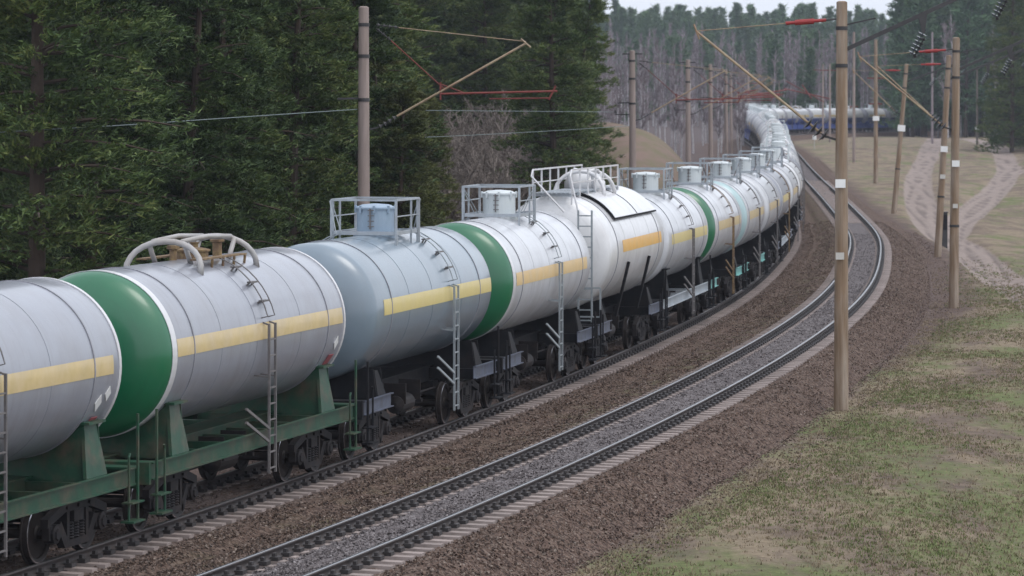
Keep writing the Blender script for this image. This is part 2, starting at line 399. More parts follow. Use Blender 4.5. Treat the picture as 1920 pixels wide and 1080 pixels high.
def ground_mat():
    m = bpy.data.materials.new('ground_grass_soil'); m.use_nodes = True; t = m.node_tree; N = t.nodes; L = t.links; b = N['Principled BSDF']
    b.inputs['Roughness'].default_value = .95; b.inputs['Specular IOR Level'].default_value = .15
    tc = N.new('ShaderNodeTexCoord')
    def noise(sc, det=6, r=.6, st=None):
        n = N.new('ShaderNodeTexNoise'); n.inputs['Scale'].default_value = sc; n.inputs['Detail'].default_value = det; n.inputs['Roughness'].default_value = r
        if st:
            mp = N.new('ShaderNodeMapping'); mp.inputs['Scale'].default_value = st; L.new(tc.outputs['Object'], mp.inputs[0]); L.new(mp.outputs[0], n.inputs['Vector'])
        else: L.new(tc.outputs['Object'], n.inputs['Vector'])
        return n.outputs['Fac']
    def mr(f, a, c, v0=0, v1=1):
        r = N.new('ShaderNodeMapRange'); r.inputs['From Min'].default_value = a; r.inputs['From Max'].default_value = c
        r.inputs['To Min'].default_value = v0; r.inputs['To Max'].default_value = v1; L.new(f, r.inputs['Value']); return r.outputs[0]
    def mix(f, a, c):
        x = N.new('ShaderNodeMix'); x.data_type = 'RGBA'; L.new(f, x.inputs['Factor'])
        for s, k in ((a, 'A'), (c, 'B')):
            if isinstance(s, tuple): x.inputs[k].default_value = (*s, 1)
            else: L.new(s, x.inputs[k])
        return x.outputs['Result']
    def attr(n):
        a = N.new('ShaderNodeAttribute'); a.attribute_name = n; return a.outputs['Fac']
    def math_(op, a, c):
        x = N.new('ShaderNodeMath'); x.operation = op
        for i, s in enumerate((a, c)):
            if isinstance(s, (int, float)): x.inputs[i].default_value = s
            else: L.new(s, x.inputs[i])
        return x.outputs[0]
    AN = (1, .42, 1)
    soil = mix(mr(noise(2.2), .35, .7), (.11, .083, .066), (.20, .152, .120))
    straw = mix(mr(noise(5.0), .3, .7), (.18, .142, .098), (.28, .225, .158))
    green = mix(mr(noise(4.0), .3, .7), (.080, .105, .036), (.16, .185, .075))
    c = mix(mr(noise(.55, 7, .68, AN), .42, .56), soil, straw)
    gz_ = math_('ADD', noise(.24, 9, .70, AN), mr(attr('far'), 0, 1, 0, -.07)); c = mix(mr(gz_, .45, .55, 0, .9), c, green)
    c = mix(mr(noise(.9, 8, .72, AN), .56, .70, 0, .6), c, (.095, .078, .060))
    c = mix(mr(noise(9, 4, .7), .50, .78, 0, .6), c, (.065, .048, .036))
    # brown ballast dust close to the line
    lat = attr('lat'); jit = math_('ADD', lat, mr(noise(.7), .25, .75, -1.0, 1.0))
    near = mr(jit, 2.9, 4.3, 1, 0)
    dust = mix(mr(noise(14, 3, .7), .3, .75), (.062, .043, .037), (.15, .106, .090))
    c = mix(near, c, dust)
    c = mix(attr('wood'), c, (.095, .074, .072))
    c = mix(attr('mound'), c, mix(mr(noise(.5), .4, .6), (.215, .155, .13), (.165, .145, .09)))
    rd = mix(mr(noise(1.6, 6, .7), .3, .7), (.19, .15, .135), (.32, .265, .235))
    rd = mix(mr(attr('rut'), .3, .9, 0, .55), rd, (.085, .068, .062))
    edge = math_('ADD', attr('road'), mr(noise(1.1, 5), 0, 1, -.35, .35))
    c = mix(mr(edge, .35, .65), c, rd)
    L.new(c, b.inputs['Base Color'])
    bp = N.new('ShaderNodeBump'); bp.inputs['Strength'].default_value = .8; bp.inputs['Distance'].default_value = .06
    L.new(noise(7, 8, .7), bp.inputs['Height']); L.new(bp.outputs[0], b.inputs['Normal'])
    return m
build_ground()

# ------------------------------------------------------------------ ballast bed swept along both tracks
def ballast_mat():
    m = bpy.data.materials.new('ballast_bed_gravel'); m.use_nodes = True; t = m.node_tree; N = t.nodes; L = t.links; b = N['Principled BSDF']
    b.inputs['Roughness'].default_value = .95; b.inputs['Specular IOR Level'].default_value = .15
    tc = N.new('ShaderNodeTexCoord')
    vo = N.new('ShaderNodeTexVoronoi'); vo.inputs['Scale'].default_value = 16; L.new(tc.outputs['Object'], vo.inputs['Vector'])
    n = N.new('ShaderNodeTexNoise'); n.inputs['Scale'].default_value = .8; n.inputs['Detail'].default_value = 6; L.new(tc.outputs['Object'], n.inputs['Vector'])
    def ramp(cols, src):
        r = N.new('ShaderNodeValToRGB'); e = r.color_ramp.elements; e[0].color = (*cols[0], 1); e[1].color = (*cols[-1], 1)
        for i in range(1, len(cols) - 1): x = e.new(i / (len(cols) - 1)); x.color = (*cols[i], 1)
        L.new(src, r.inputs[0]); return r.outputs[0]
    sep = N.new('ShaderNodeSeparateColor'); L.new(vo.outputs['Color'], sep.inputs[0])
    br = ramp([(.040, .028, .024), (.092, .061, .049), (.128, .087, .069), (.18, .135, .11)], sep.outputs[0])
    gy = ramp([(.065, .056, .057), (.125, .108, .11), (.16, .143, .146), (.23, .21, .212)], sep.outputs[0])
    gn = ramp([(.06, .055, .03), (.10, .09, .05), (.15, .13, .08)], n.outputs['Fac'])
    def attr(k):
        a = N.new('ShaderNodeAttribute'); a.attribute_name = k; return a.outputs['Fac']
    def mixf(f, a, c):
        x = N.new('ShaderNodeMix'); x.data_type = 'RGBA'; L.new(f, x.inputs['Factor']); L.new(a, x.inputs['A']); L.new(c, x.inputs['B']); return x.outputs['Result']
    c = mixf(attr('grey'), br, gy)
    mu = N.new('ShaderNodeMath'); mu.operation = 'MULTIPLY'; L.new(attr('weed'), mu.inputs[0])
    rr = N.new('ShaderNodeMapRange'); rr.inputs['From Min'].default_value = .48; rr.inputs['From Max'].default_value = .62; L.new(n.outputs['Fac'], rr.inputs['Value']); L.new(rr.outputs[0], mu.inputs[1])
    c = mixf(mu.outputs[0], c, gn)
    dk = N.new('ShaderNodeRGB'); dk.outputs[0].default_value = (.030, .027, .028, 1); c = mixf(attr('oily'), c, dk.outputs[0])
    L.new(c, b.inputs['Base Color'])
    bp = N.new('ShaderNodeBump'); bp.inputs['Strength'].default_value = 1; bp.inputs['Distance'].default_value = .05
    L.new(vo.outputs['Distance'], bp.inputs['Height']); L.new(bp.outputs[0], b.inputs['Normal'])
    return m

def bed_profile(o, sp):
    """o: offset right of track two; sp: track spacing; height below rail top"""
    z = np.full(o.shape, -.95)
    def t(c, dz=0):
        d = np.abs(o - c)
        return np.where(d < .62, -.205, np.where(d < 1.5, -.245, np.where(d < 1.95, -.245 - .06 * (d - 1.5), -.272 - .62 * (d - 1.95)))) + dz
    z = np.maximum(z, t(0)); z = np.maximum(z, t(-sp, -.0686))
    mid = (o > -sp) & (o < 0); z = np.where(mid, np.maximum(z, -.43), z)
    return z
def build_bed():
    s = np.concatenate([np.arange(S0, 130, .5), np.arange(130, S1 - 1, 2.0)])
    xs, ys, zs, hh, sp = (np.interp(s, S, q) for q in (X2, Y2, ZR, hd, SPC))
    nr = 76; u = np.linspace(0, 1, nr)
    o = -(sp[:, None] + 3.6) + u[None, :] * (sp[:, None] + 3.6 + 3.6)
    z = bed_profile(o, sp[:, None] * np.ones_like(o))
    jit = rng.normal(0, .012, o.shape) * (np.abs(o) > .0)
    Xb = xs[:, None] + o * np.cos(hh)[:, None]; Yb = ys[:, None] - o * np.sin(hh)[:, None]; Zb = zs[:, None] + z + jit + .6 * np.minimum(0, .05 * wob(Xb * 3, Yb * 3))
    V = np.stack([Xb, Yb, Zb], -1).reshape(-1, 3)
    a = np.arange(len(s) - 1)[:, None] * nr + np.arange(nr - 1)[None, :]
    F = np.stack([a, a + 1, a + nr + 1, a + nr], -1).reshape(-1, 4)
    me = fast_mesh('ballast_bed', V, F, ballast_mat(), True)
    g = 1 - sstep(np.abs(o), .60, .80); g = np.maximum(g, .25 * (1 - sstep(np.abs(o + sp[:, None]), 1.2, 1.8)))
    wd = np.exp(-((o + sp[:, None] * .40) / .7) ** 2) * .9
    oily = np.exp(-((np.abs(o) - .80) / .16) ** 4) + np.exp(-((np.abs(o + sp[:, None]) - .80) / .25) ** 4)
    for nm, arr in (('grey', g), ('weed', wd), ('oily', np.clip(oily, 0, 1))):
        at = me.attributes.new(nm, 'FLOAT', 'POINT'); at.data.foreach_set('value', arr.ravel().astype(np.float32))
    tag(link('ballast_bed', me), 'brown gravel ballast under both curving tracks', kind='structure')
build_bed()

# ------------------------------------------------------------------ rails, sleepers, clips
def build_track(name, Xc, Yc, Zc, top, label, s_lo, s_hi):
    root = empty(name); tag(root, label, kind='structure')
    prof = [(-.037, 0), (.037, 0), (.037, -.035), (.009, -.055), (.009, -.135), (.07, -.155), (.07, -.172), (-.07, -.172), (-.07, -.155), (-.009, -.135), (-.009, -.055), (-.037, -.035)]
    s = np.concatenate([np.arange(S0, 200, 1.0), np.arange(200, S1 - 1, 2.0)])
    xs, ys, zs, hh = (np.interp(s, S, q) for q in (Xc, Yc, Zc, hd))
    for side in (-1, 1):
        V = []
        for po, pz in prof:
            o = side * .797 + po; V.append(np.stack([xs + o * np.cos(hh), ys - o * np.sin(hh), zs + pz], -1))
        V = np.stack(V, 1); n, k = V.shape[:2]
        a = np.arange(n - 1)[:, None] * k; j = np.arange(k)[None, :]; jn = (j + 1) % k
        F = np.stack([a + j, a + jn, a + k + jn, a + k + j], -1).reshape(-1, 4)
        me = fast_mesh('rail', V.reshape(-1, 3), F, [M['railsteel'], top])
        mi = np.zeros((n - 1, k), np.int32); mi[:, 0] = 1; me.polygons.foreach_set('material_index', mi.ravel())
        link('rail', me, root)
    # sleepers: 2.7 m concrete, waisted in the middle, sloped ends
    b = MB()
    for x0, x1, z0, z1 in ((-1.35, -.5, -.01, .0), (-.5, .5, -.045, -.045), (.5, 1.35, 0, -.01)):
        vs = []
        for x, zt in ((x0, z0), (x1, z1)):
            for yy, zz in ((-.14, -.2), (.14, -.2), (.11, zt), (-.11, zt)): vs.append((x, yy, zz - .185))
        b.add(vs, [(0, 1, 2, 3), (7, 6, 5, 4), (0, 4, 5, 1), (1, 5, 6, 2), (2, 6, 7, 3), (3, 7, 4, 0)])
    sm = b.mesh('sleeper', M['sleeper'])
    arc = np.concatenate([[0], np.cumsum(np.hypot(np.diff(Xc), np.diff(Yc)))])
    a = np.arange(3, 640, .545); pos = [np.interp(a, arc, q) for q in (Xc, Yc, Zc, hd)]
    sel = [i for i in range(len(a)) if s_lo <= pos[1][i]]
    one, rest = sel[:296], sel[296:]
    for i in one:
        o = link('sleeper', sm, root, (pos[0][i], pos[1][i], pos[2][i] + random.uniform(-.008, .006)), (0, 0, -pos[3][i] + random.gauss(0, .006)))
    r = MB()
    for i in rest:
        x, y, z, h = (q[i] for q in pos); c, sn = math.cos(h), math.sin(h)
        if y > s_hi: break
        vs = [(x + u * c + v * sn, y - u * sn + v * c, z + w_) for u in (-1.35, 1.35) for v in (-.13, .13) for w_ in (-.38, -.19)]
        r.add(vs, [(0, 1, 3, 2), (4, 6, 7, 5), (0, 4, 5, 1), (2, 3, 7, 6), (0, 2, 6, 4), (1, 5, 7, 3)])
    tag(link('sleeper', r.mesh('far_sleepers', M['sleeper']), root), kind='stuff')
    # clips: a chunky fastener each side of each rail foot
    cb = MB()
    for i in sel[:420]:
        x, y, z, h = (q[i] for q in pos); c, sn = math.cos(h), math.sin(h)
        for so in (-.797, .797):
            for dd in (-1, 1):
                for (u0, u1, v0, v1, z0, z1) in ((.045, .19, -.10, .10, -.185, -.12), (.06, .12, -.05, .05, -.12, -.06)):
                    vs = []
                    for u in (u0, u1):
                        for v in (v0, v1):
                            for zz in (z0, z1):
                                uu = so + dd * u; vs.append((x + uu * c + v * sn, y - uu * sn + v * c, z + zz))
                    cb.add(vs, [(0, 1, 3, 2), (4, 6, 7, 5), (0, 4, 5, 1), (2, 3, 7, 6), (0, 2, 6, 4), (1, 5, 7, 3)])
    tag(link('rail_clip', cb.mesh('rail_clips', M['clip']), root), kind='stuff')
build_track('railway_track', X2, Y2, ZR, M['railtop'], 'empty right-hand track with polished rails curving left', 50, 300)
build_track('railway_track', X1, Y1, Z1, M['railtop_dull'], 'left-hand track carrying the long train of tank wagons', 44, 260)

# ------------------------------------------------------------------ loose stones (stuff)
def gn_scatter(name, pts, rnd, scl, meshes_obj, label, lean=6.3):
    me = bpy.data.meshes.new(name); me.vertices.add(len(pts)); me.vertices.foreach_set('co', pts.astype(np.float32).ravel())
    for k, arr in (('rnd', rnd), ('scl', scl)):
        at = me.attributes.new(k, 'FLOAT', 'POINT'); at.data.foreach_set('value', arr.astype(np.float32))
    o = link(name, me); tag(o, label, kind='stuff')
    ng = bpy.data.node_groups.new(name + '_nodes', 'GeometryNodeTree')
    ng.interface.new_socket('Geometry', in_out='INPUT', socket_type='NodeSocketGeometry'); ng.interface.new_socket('Geometry', in_out='OUTPUT', socket_type='NodeSocketGeometry')
    N = ng.nodes; L = ng.links; gi = N.new('NodeGroupInput'); go = N.new('NodeGroupOutput')
    mp = N.new('GeometryNodeMeshToPoints'); ip = N.new('GeometryNodeInstanceOnPoints'); oi = N.new('GeometryNodeObjectInfo')
    oi.inputs['Object'].default_value = meshes_obj; oi.inputs['As Instance'].default_value = True
    rv = N.new('FunctionNodeRandomValue'); rv.data_type = 'FLOAT_VECTOR'; rv.inputs[0].default_value = (-lean, -lean, 0); rv.inputs[1].default_value = (lean, lean, 6.28)
    na = N.new('GeometryNodeInputNamedAttribute'); na.data_type = 'FLOAT'; na.inputs['Name'].default_value = 'scl'
    L.new(gi.outputs[0], mp.inputs[0]); L.new(mp.outputs[0], ip.inputs['Points']); L.new(oi.outputs['Geometry'], ip.inputs['Instance'])
    L.new(rv.outputs[0], ip.inputs['Rotation']); L.new(na.outputs[0], ip.inputs['Scale'])
    rl = N.new('GeometryNodeRealizeInstances'); L.new(ip.outputs[0], rl.inputs[0]); L.new(rl.outputs[0], go.inputs[0])
    md = o.modifiers.new('scatter', 'NODES'); md.node_group = ng
    return o

def direct_scatter(name, P, rnd, scl, bv, bf, material, label, lean=3.14, smooth=False):
    """small pieces as one real mesh: P (n,3), base verts bv (k,3), faces bf (m,3)"""
    n, k = len(P), len(bv)
    ang = rng.uniform(0, 2 * np.pi, n); tx = rng.uniform(-lean, lean, n); ty = rng.uniform(-lean, lean, n)
    V = np.repeat(bv[None], n, 0) * scl[:, None, None] * rng.uniform(.75, 1.3, (n, 1, 3))
    for a_, (i, j) in ((tx, (1, 2)), (ty, (0, 2)), (ang, (0, 1))):
        c, s_ = np.cos(a_)[:, None], np.sin(a_)[:, None]
        vi, vj = V[:, :, i].copy(), V[:, :, j].copy(); V[:, :, i] = c * vi - s_ * vj; V[:, :, j] = s_ * vi + c * vj
    V += P[:, None, :]
    F = bf[None] + (np.arange(n) * k)[:, None, None]
    me = fast_mesh(name, V.reshape(-1, 3), F.reshape(-1, bf.shape[1]), material, smooth)
    at = me.attributes.new('rnd', 'FLOAT', 'POINT'); at.data.foreach_set('value', np.repeat(rnd, k).astype(np.float32))
    o = link(name, me); tag(o, label, kind='stuff'); return o

STV = np.array([(1, 0, -.2), (.2, .9, -.25), (-.8, .5, -.2), (-.7, -.6, -.25), (.3, -.9, -.2), (.3, .25, .6), (-.3, -.2, .55)], float)
STF = np.array([(0, 1, 5), (1, 2, 5), (2, 6, 5), (2, 3, 6), (3, 4, 6), (4, 5, 6), (4, 0, 5)])
def bed_points(n, smin, smax, omin, omax, rel=None):
    s = smin + (smax - smin) * rng.random(n) ** 2.1; o = rng.uniform(omin, omax, n)
    sp = np.interp(s, S, SPC)
    if rel == 'sp': o = o - sp
    elif rel == 'mid': o = -sp + 1.4 + (sp - 2.4) * rng.random(n)
    h = np.interp(s, S, hd)
    x = np.interp(s, S, X2) + o * np.cos(h); y = np.interp(s, S, Y2) - o * np.sin(h)
    z = np.interp(s, S, ZR) + bed_profile(o, sp)
    g = ground_z(x, y); z = np.maximum(z, g)
    return np.stack([x, y, z], -1)
P = np.concatenate([bed_points(62000, 4, 170, 0, 0, 'mid'), bed_points(36000, 4, 170, 1.3, 3.15), bed_points(9000, 4, 170, 2.9, 4.2), bed_points(5000, 4, 60, -1.7, 1.2, 'sp')])
direct_scatter('ballast_gravel', P, rng.random(len(P)), rng.uniform(.014, .036, len(P)), STV, STF, M['stone'], 'loose brown ballast stones beside and between the tracks')
P = bed_points(17000, 4, 150, -.60, .60)
direct_scatter('track_gravel', P, rng.random(len(P)), rng.uniform(.015, .032, len(P)), STV, STF, M['stone_grey'], 'pale grey gravel between the rails of the empty track')

# ------------------------------------------------------------------ tank wagons
LEN = 12.02; RT = 1.45; ZC = 3.05; XE = 4.85

def head_prof(sgn, R, x0, depth, n=9):
    return [(sgn * (x0 + depth * math.sin(t)), R * math.cos(t) ** .85 if t < 1.57 else .001) for t in np.linspace(0, math.pi / 2, n)]

def barrel_mesh(name, m, R=RT, zc=ZC, x0=XE, n=72, near_head=None):
    b = MB()
    far = head_prof(1, R, x0, .55); near = [(a, r) for a, r in head_prof(-1, R, x0, .55)][::-1]
    far[-1] = (far[-1][0], .02); near[0] = (near[0][0], .02)
    cyl = [(-x0 + 2 * x0 * i / 8, R) for i in range(1, 8)]
    if near_head:
        b.mat = 1; b.lathe(near, 'x', n, (0, 0, zc), cap=False); b.mat = 0
        b.lathe([near[-1]] + cyl + far, 'x', n, (0, 0, zc), cap=False)
        return b.mesh(name, [m, near_head], True)
    b.lathe(near + cyl + far, 'x', n, (0, 0, zc), cap=False)
    return b.mesh(name, m, True)

def ring_mesh(name, m, x0, x1, R=RT, zc=ZC, t=.012, n=72):
    b = MB(); b.lathe([(x0, R + .001), (x0, R + t), (x1, R + t), (x1, R + .001)], 'x', n, (0, 0, zc), cap=False)
    return b.mesh(name, m, False)

def side_patch(name, m, x0, x1, z0, z1, R=RT, zc=ZC, t=.006, both=True, nseg=6, nx=10):
    """painted panel that follows the barrel's side, a few millimetres proud"""
    b = MB()
    for sg in ((-1, 1) if both else (-1,)):
        a0, a1 = math.asin(max(-1, min(1, z0 / R))), math.asin(max(-1, min(1, z1 / R)))
        vs, fs = [], []
        for i in range(nx + 1):
            for j in range(nseg + 1):
                a = a0 + (a1 - a0) * j / nseg; x = x0 + (x1 - x0) * i / nx
                vs.append((x, sg * (R + t) * math.cos(a), zc + (R + t) * math.sin(a)))
        for i in range(nx):
            for j in range(nseg):
                q = (i * (nseg + 1) + j, (i + 1) * (nseg + 1) + j, (i + 1) * (nseg + 1) + j + 1, i * (nseg + 1) + j + 1)
                fs.append(q if sg < 0 else q[::-1])
        b.add(vs, fs)
    return b.mesh(name, m, True)

def shell_pt(x, a, R, zc=ZC, sg=-1):
    """a: angle above horizontal"""
    return (x, sg * R * math.cos(a), zc + R * math.sin(a))

def side_ladder(mt, x, ztop=.25, zbot=-2.55, R=RT, sg=-1, w=.36):
    b = MB(); y = sg * (R + .10)
    for dx in (-w / 2, w / 2):
        b.bar((x + dx, y, ZC + zbot), (x + dx, y, ZC + ztop), .045, .035)
        b.bar((x + dx, y, ZC + ztop - .02), (x + dx, sg * (R - .02), ZC + ztop + .02), .04, .03)
        b.bar((x + dx, y, ZC - .75), (x + dx, sg * R * .86, ZC - .72), .035, .03)
    for zz in (-1.70, -1.95): b.bar((x - w / 2, y, ZC + zz), (x - .95, sg * (y * sg - .18), ZC + zz + .42), .04, .05)
    z = zbot + .1
    while z < ztop: b.bar((x - w / 2, y, ZC + z), (x + w / 2, y, ZC + z), .028, .028); z += .30
    return b.mesh('ladder', mt)

def climb_rail(mt, x, a0=.25, a1=1.25, R=RT, sg=-1, top=None, dx=.2):
    b = MB()
    for d in (-dx, dx):
        pts = [shell_pt(x + d, a, R + .13, sg=sg) for a in np.linspace(a0, a1, 9)]
        if top: pts.append((top[0] + d * .3, top[1], top[2]))
        pts = [shell_pt(x + d, a0, R - .01, sg=sg)] + pts
        b.path(pts, .013, 5)
    return b.mesh('handrail', mt)

def steps_mesh(mt, x, R=RT, sg=-1, angs=(.45, .72, 1.0)):
    b = MB()
    for a in angs:
        p = Vector(shell_pt(x, a, R - .01, sg=sg)); n = Vector((0, sg * math.cos(a), math.sin(a)))
        q = p + n * .10; b.bar(p + Vector((-.13, 0, 0)), q + Vector((-.13, 0, 0)), .03, .03); b.bar(p + Vector((.13, 0, 0)), q + Vector((.13, 0, 0)), .03, .03)
        b.bar(q + Vector((-.16, 0, -.0)), q + Vector((.16, 0, 0)), .11, .03, up=(0, 0, 1))
    return b.mesh('step', mt)

# ---- bogie (meshes shared by every wagon)
def wheel_mesh():
    b = MB(); R = .475
    b.lathe([(-.80, .075), (-.62, .085), (.62, .085), (.80, .075)], 'y', 12, (0, 0, R))
    for sg in (-1, 1):
        pr = [(.70, .10), (.70, .15), (.745, .39), (.705, .41), (.705, .50), (.735, .505), (.745, .480), (.835, .474)]
        prof = [(sg * a, r) for a, r in pr]; b.mat = 0; b.lathe(prof, 'y', 36, (0, 0, R), cap=False)
        b.mat = 1; b.lathe([(sg * .835, .474), (sg * .840, .455)], 'y', 36, (0, 0, R), cap=False)
        b.mat = 0; b.lathe([(sg * .840, .455), (sg * .815, .40), (sg * .785, .39), (sg * .80, .14), (sg * .84, .12), (sg * .84, .10)], 'y', 36, (0, 0, R), cap=False)
        b.mat = 0; b.lathe([(sg * .84, .09), (sg * .98, .08)], 'y', 12, (0, 0, R))
    return b.mesh('wheelset', [M['wheel'], M['tread']])
def side_frame_mesh(sg):
    b = MB(); y0, y1 = sg * .97, sg * 1.10
    def pr(poly): b.prism([(x, z) for x, z in (poly if sg > 0 else poly[::-1])], min(y0, y1), max(y0, y1))
    pr([(-1.18, .60), (-1.18, .74), (-.55, .93), (.55, .93), (1.18, .74), (1.18, .60), (.5, .78), (-.5, .78)])
    pr([(-.50, .20), (.50, .20), (.50, .32), (-.50, .32)])
    for s in (-1, 1):
        q = [(s * .78, .56), (s * .66, .66), (s * .40, .34), (s * .40, .20), (s * .50, .20)]
        pr(q if s > 0 else q[::-1])
        q = [(s * .33, .32), (s * .43, .32), (s * .43, .80), (s * .33, .80)]
        pr(q if s > 0 else q[::-1])
        q = [(s * .72, .62), (s * 1.14, .62), (s * 1.14, .40), (s * 1.06, .40), (s * 1.06, .56), (s * .80, .56), (s * .80, .40), (s * .72, .40)]
        pr(q if s > 0 else q[::-1])
        b.lathe([(sg * .95, .15), (sg * 1.14, .15), (sg * 1.15, .10)], 'y', 14, (s * .925, 0, .475))
        b.lathe([(sg * 1.15, .10), (sg * 1.18, .09)], 'y', 6, (s * .925, 0, .475))
    for bx in (-.45, 0, .45): b.lathe([(sg * 1.10, .035), (sg * 1.135, .03)], 'y', 6, (bx, 0, .85))
    return b.mesh('side_frame', M['bogie'])
def spring_mesh(sg):
    b = MB()
    for x in (-.21, 0, .21):
        pr = []
        for i in range(13): pr.append((.32 + i * .023, .095 if i % 2 else .070))
        b.lathe(pr, 'z', 10, (x, sg * 1.03, 0))
    return b.mesh('spring', M['bogie'])
def bolster_mesh():
    b = MB(); b.box(-.19, .19, -1.12, 1.12, .60, .78); b.box(-.24, .24, -.35, .35, .78, .93)
    for sx in (-1, 1):
        b.box(sx * .42 - .03, sx * .42 + .03, -.95, .95, .36, .44)
        for sy in (-1, 1):
            b.box(sx * .40 - .05, sx * .40 + .08 * sx + .05, sy * .76 - .05, sy * .76 + .05, .30, .62)
            b.path([(sx * .42, sy * .7, .40), (sx * .35, sy * .66, .95)], .022, 6)
    b.path([(-.6, -.5, .5), (.6, -.5, .62)], .025, 6); b.path([(-.6, .5, .62), (.6, .5, .5)], .025, 6)
    return b.mesh('bolster', M['bogie'])
WHEEL = wheel_mesh(); SF = {s: side_frame_mesh(s) for s in (-1, 1)}; SPR = {s: spring_mesh(s) for s in (-1, 1)}; BOL = bolster_mesh()
def bogie(parent, x, simple=False):
    e = empty('bogie', (x, 0, 0), 0, parent)
    for dx in (-.925, .925): link('wheelset', WHEEL, e, (dx, 0, 0))
    for s in (-1, 1):
        link('side_frame', SF[s], e)
        if not simple: link('spring', SPR[s], e)
    if not simple: link('bolster', BOL, e)
    return e

# ---- frames
def frame_parts(parent, kind, mt, detail=True, side=None):
    b = MB()
    b.box(-5.70, 5.70, -.22, -.14, .93, 1.27); b.box(-5.70, 5.70, .14, .22, .93, 1.27); b.box(-5.70, 5.70, -.30, .30, 1.27, 1.30)
    for s in (-1, 1):
        b.box(s * 3.9 - .15, s * 3.9 + .15, -1.30, 1.30, .98, 1.22)          # bolster beam
    link('centre_sill', b.mesh('centre_sill', mt), parent)
    for s in (-1, 1):
        b = MB(); x0, x1 = sorted((s * 5.70, s * 5.80)); b.box(x0, x1, -1.38, 1.38, .92, 1.30)
        b.box(*sorted((s * 5.45, s * 5.70)), -1.38, 1.38, 1.26, 1.30)
        link('end_beam', b.mesh('end_beam', mt), parent)
        # coupler
        c = MB(); c.box(*sorted((s * 5.80, s * 5.93)), -.13, .13, .94, 1.18); c.box(*sorted((s * 5.93, s * 6.10)), -.19, .02, .93, 1.22)
        c.box(*sorted((s * 5.62, s * 5.84)), -.28, .28, .86, .98)
        link('coupler', c.mesh('coupler', M['bogie']), parent)
    side_m = M[side] if side else mt if kind == 'full' else M['slate_steel']
    for sy in (-1, 1):
        b = MB()
        spans = [(-5.70, 5.70)] if kind == 'full' else [(-5.70, -3.55), (3.55, 5.70)]
        for a, c in spans:
            b = MB()
            b.box(a, c, *sorted((sy * 1.34, sy * 1.355)), 1.00, 1.29)
            b.box(a, c, *sorted((sy * 1.355, sy * 1.42)), 1.272, 1.292); b.box(a, c, *sorted((sy * 1.355, sy * 1.42)), .998, 1.018)
            if kind == 'full':
                for x in (-2.6, -1.3, 0, 1.3, 2.6): b.bar((x, sy * 1.34, 1.12), (x, sy * .22, 1.12), .10, .16)
            link('side_sill', b.mesh('side_sill', side_m), parent)
    # saddles: plate with a concave top that holds the barrel
    zs_, wb_, wt_ = (2.18, .42, .24) if kind == 'full' else (1.80, .30, .12)
    for s in (-1, 1):
        b = MB()
        for xo in (-.28, .28):
            pts = [(-1.30, 1.22), (1.30, 1.22)]
            ys = np.linspace(1.22, -1.22, 15); top = [(float(y), ZC - math.sqrt(max(RT ** 2 - y * y, .01)) - .004) for y in ys]
            top = [(y, min(z, zs_ + .04)) for y, z in top]
            b.prismx(pts + top, s * 4.15 + xo - .012, s * 4.15 + xo + .012)
        for sy in (-1, 1):
            b.add([(s * 4.15 - wb_, sy * 1.33, 1.29), (s * 4.15 + wb_, sy * 1.33, 1.29), (s * 4.15 + wt_, sy * 1.20, zs_), (s * 4.15 - wt_, sy * 1.20, zs_),
                   (s * 4.15 - wb_, sy * 1.27, 1.29), (s * 4.15 + wb_, sy * 1.27, 1.29), (s * 4.15 + wt_, sy * 1.15, zs_), (s * 4.15 - wt_, sy * 1.15, zs_)],
                  [(0, 1, 2, 3), (7, 6, 5, 4), (0, 4, 5, 1), (1, 5, 6, 2), (2, 6, 7, 3), (3, 7, 4, 0)])
            if kind == 'full': b.box(s * 4.15 - .34, s * 4.15 + .34, *sorted((sy * 1.08, sy * 1.34)), 2.16, 2.20)
        link('saddle', b.mesh('saddle', mt), parent)
    if detail:
        # hanging brake gear under the middle
        b = MB()
        b.lathe([(-.6, .05), (-.55, .2), (.4, .2), (.45, .05)], 'x', 14, (-.4, -.72, .78)); b.lathe([(-.2, .17), (.2, .17)], 'x', 14, (1.2, -.45, .82))
        b.path([(-3.0, -.3, .62), (3.0, -.25, .66)], .025, 6); b.path([(-2.8, .35, .7), (2.8, .3, .62)], .025, 6)
        b.path([(-5.5, -.62, .86), (5.5, -.62, .86)], .022, 6)
        b.box(-.9, -.86, -.95, -.45, .8, 1.25); b.box(.3, .34, -.95, -.45, .8, 1.25); b.box(1.7, 1.8, -.6, .6, .62, .7)
        link('brake_gear', b.mesh('brake_gear', M['bogie']), parent)

def end_rails(parent, mt, tall=2.25):
    for s in (-1, 1):
        for sy in (-1, 1):
            b = MB(); y = sy * 1.44; x = s * 5.60
            b.path([(x, y, .42), (x, y, tall)], .028, 6)
            b.path([(x - s * .38, y, .42), (x - s * .38, y, 1.5), (x - s * .34, y, 1.56)], .022, 6)
            b.box(x - s * .45 if s > 0 else x - .05, x + .05 if s > 0 else x + .45, y - .12, y + .12, .40, .43)
            b.box(x - s * .45 if s > 0 else x - .05, x + .05 if s > 0 else x + .45, y - .10, y + .10, .72, .745)
            link('corner_step', b.mesh('corner_step', mt), parent)

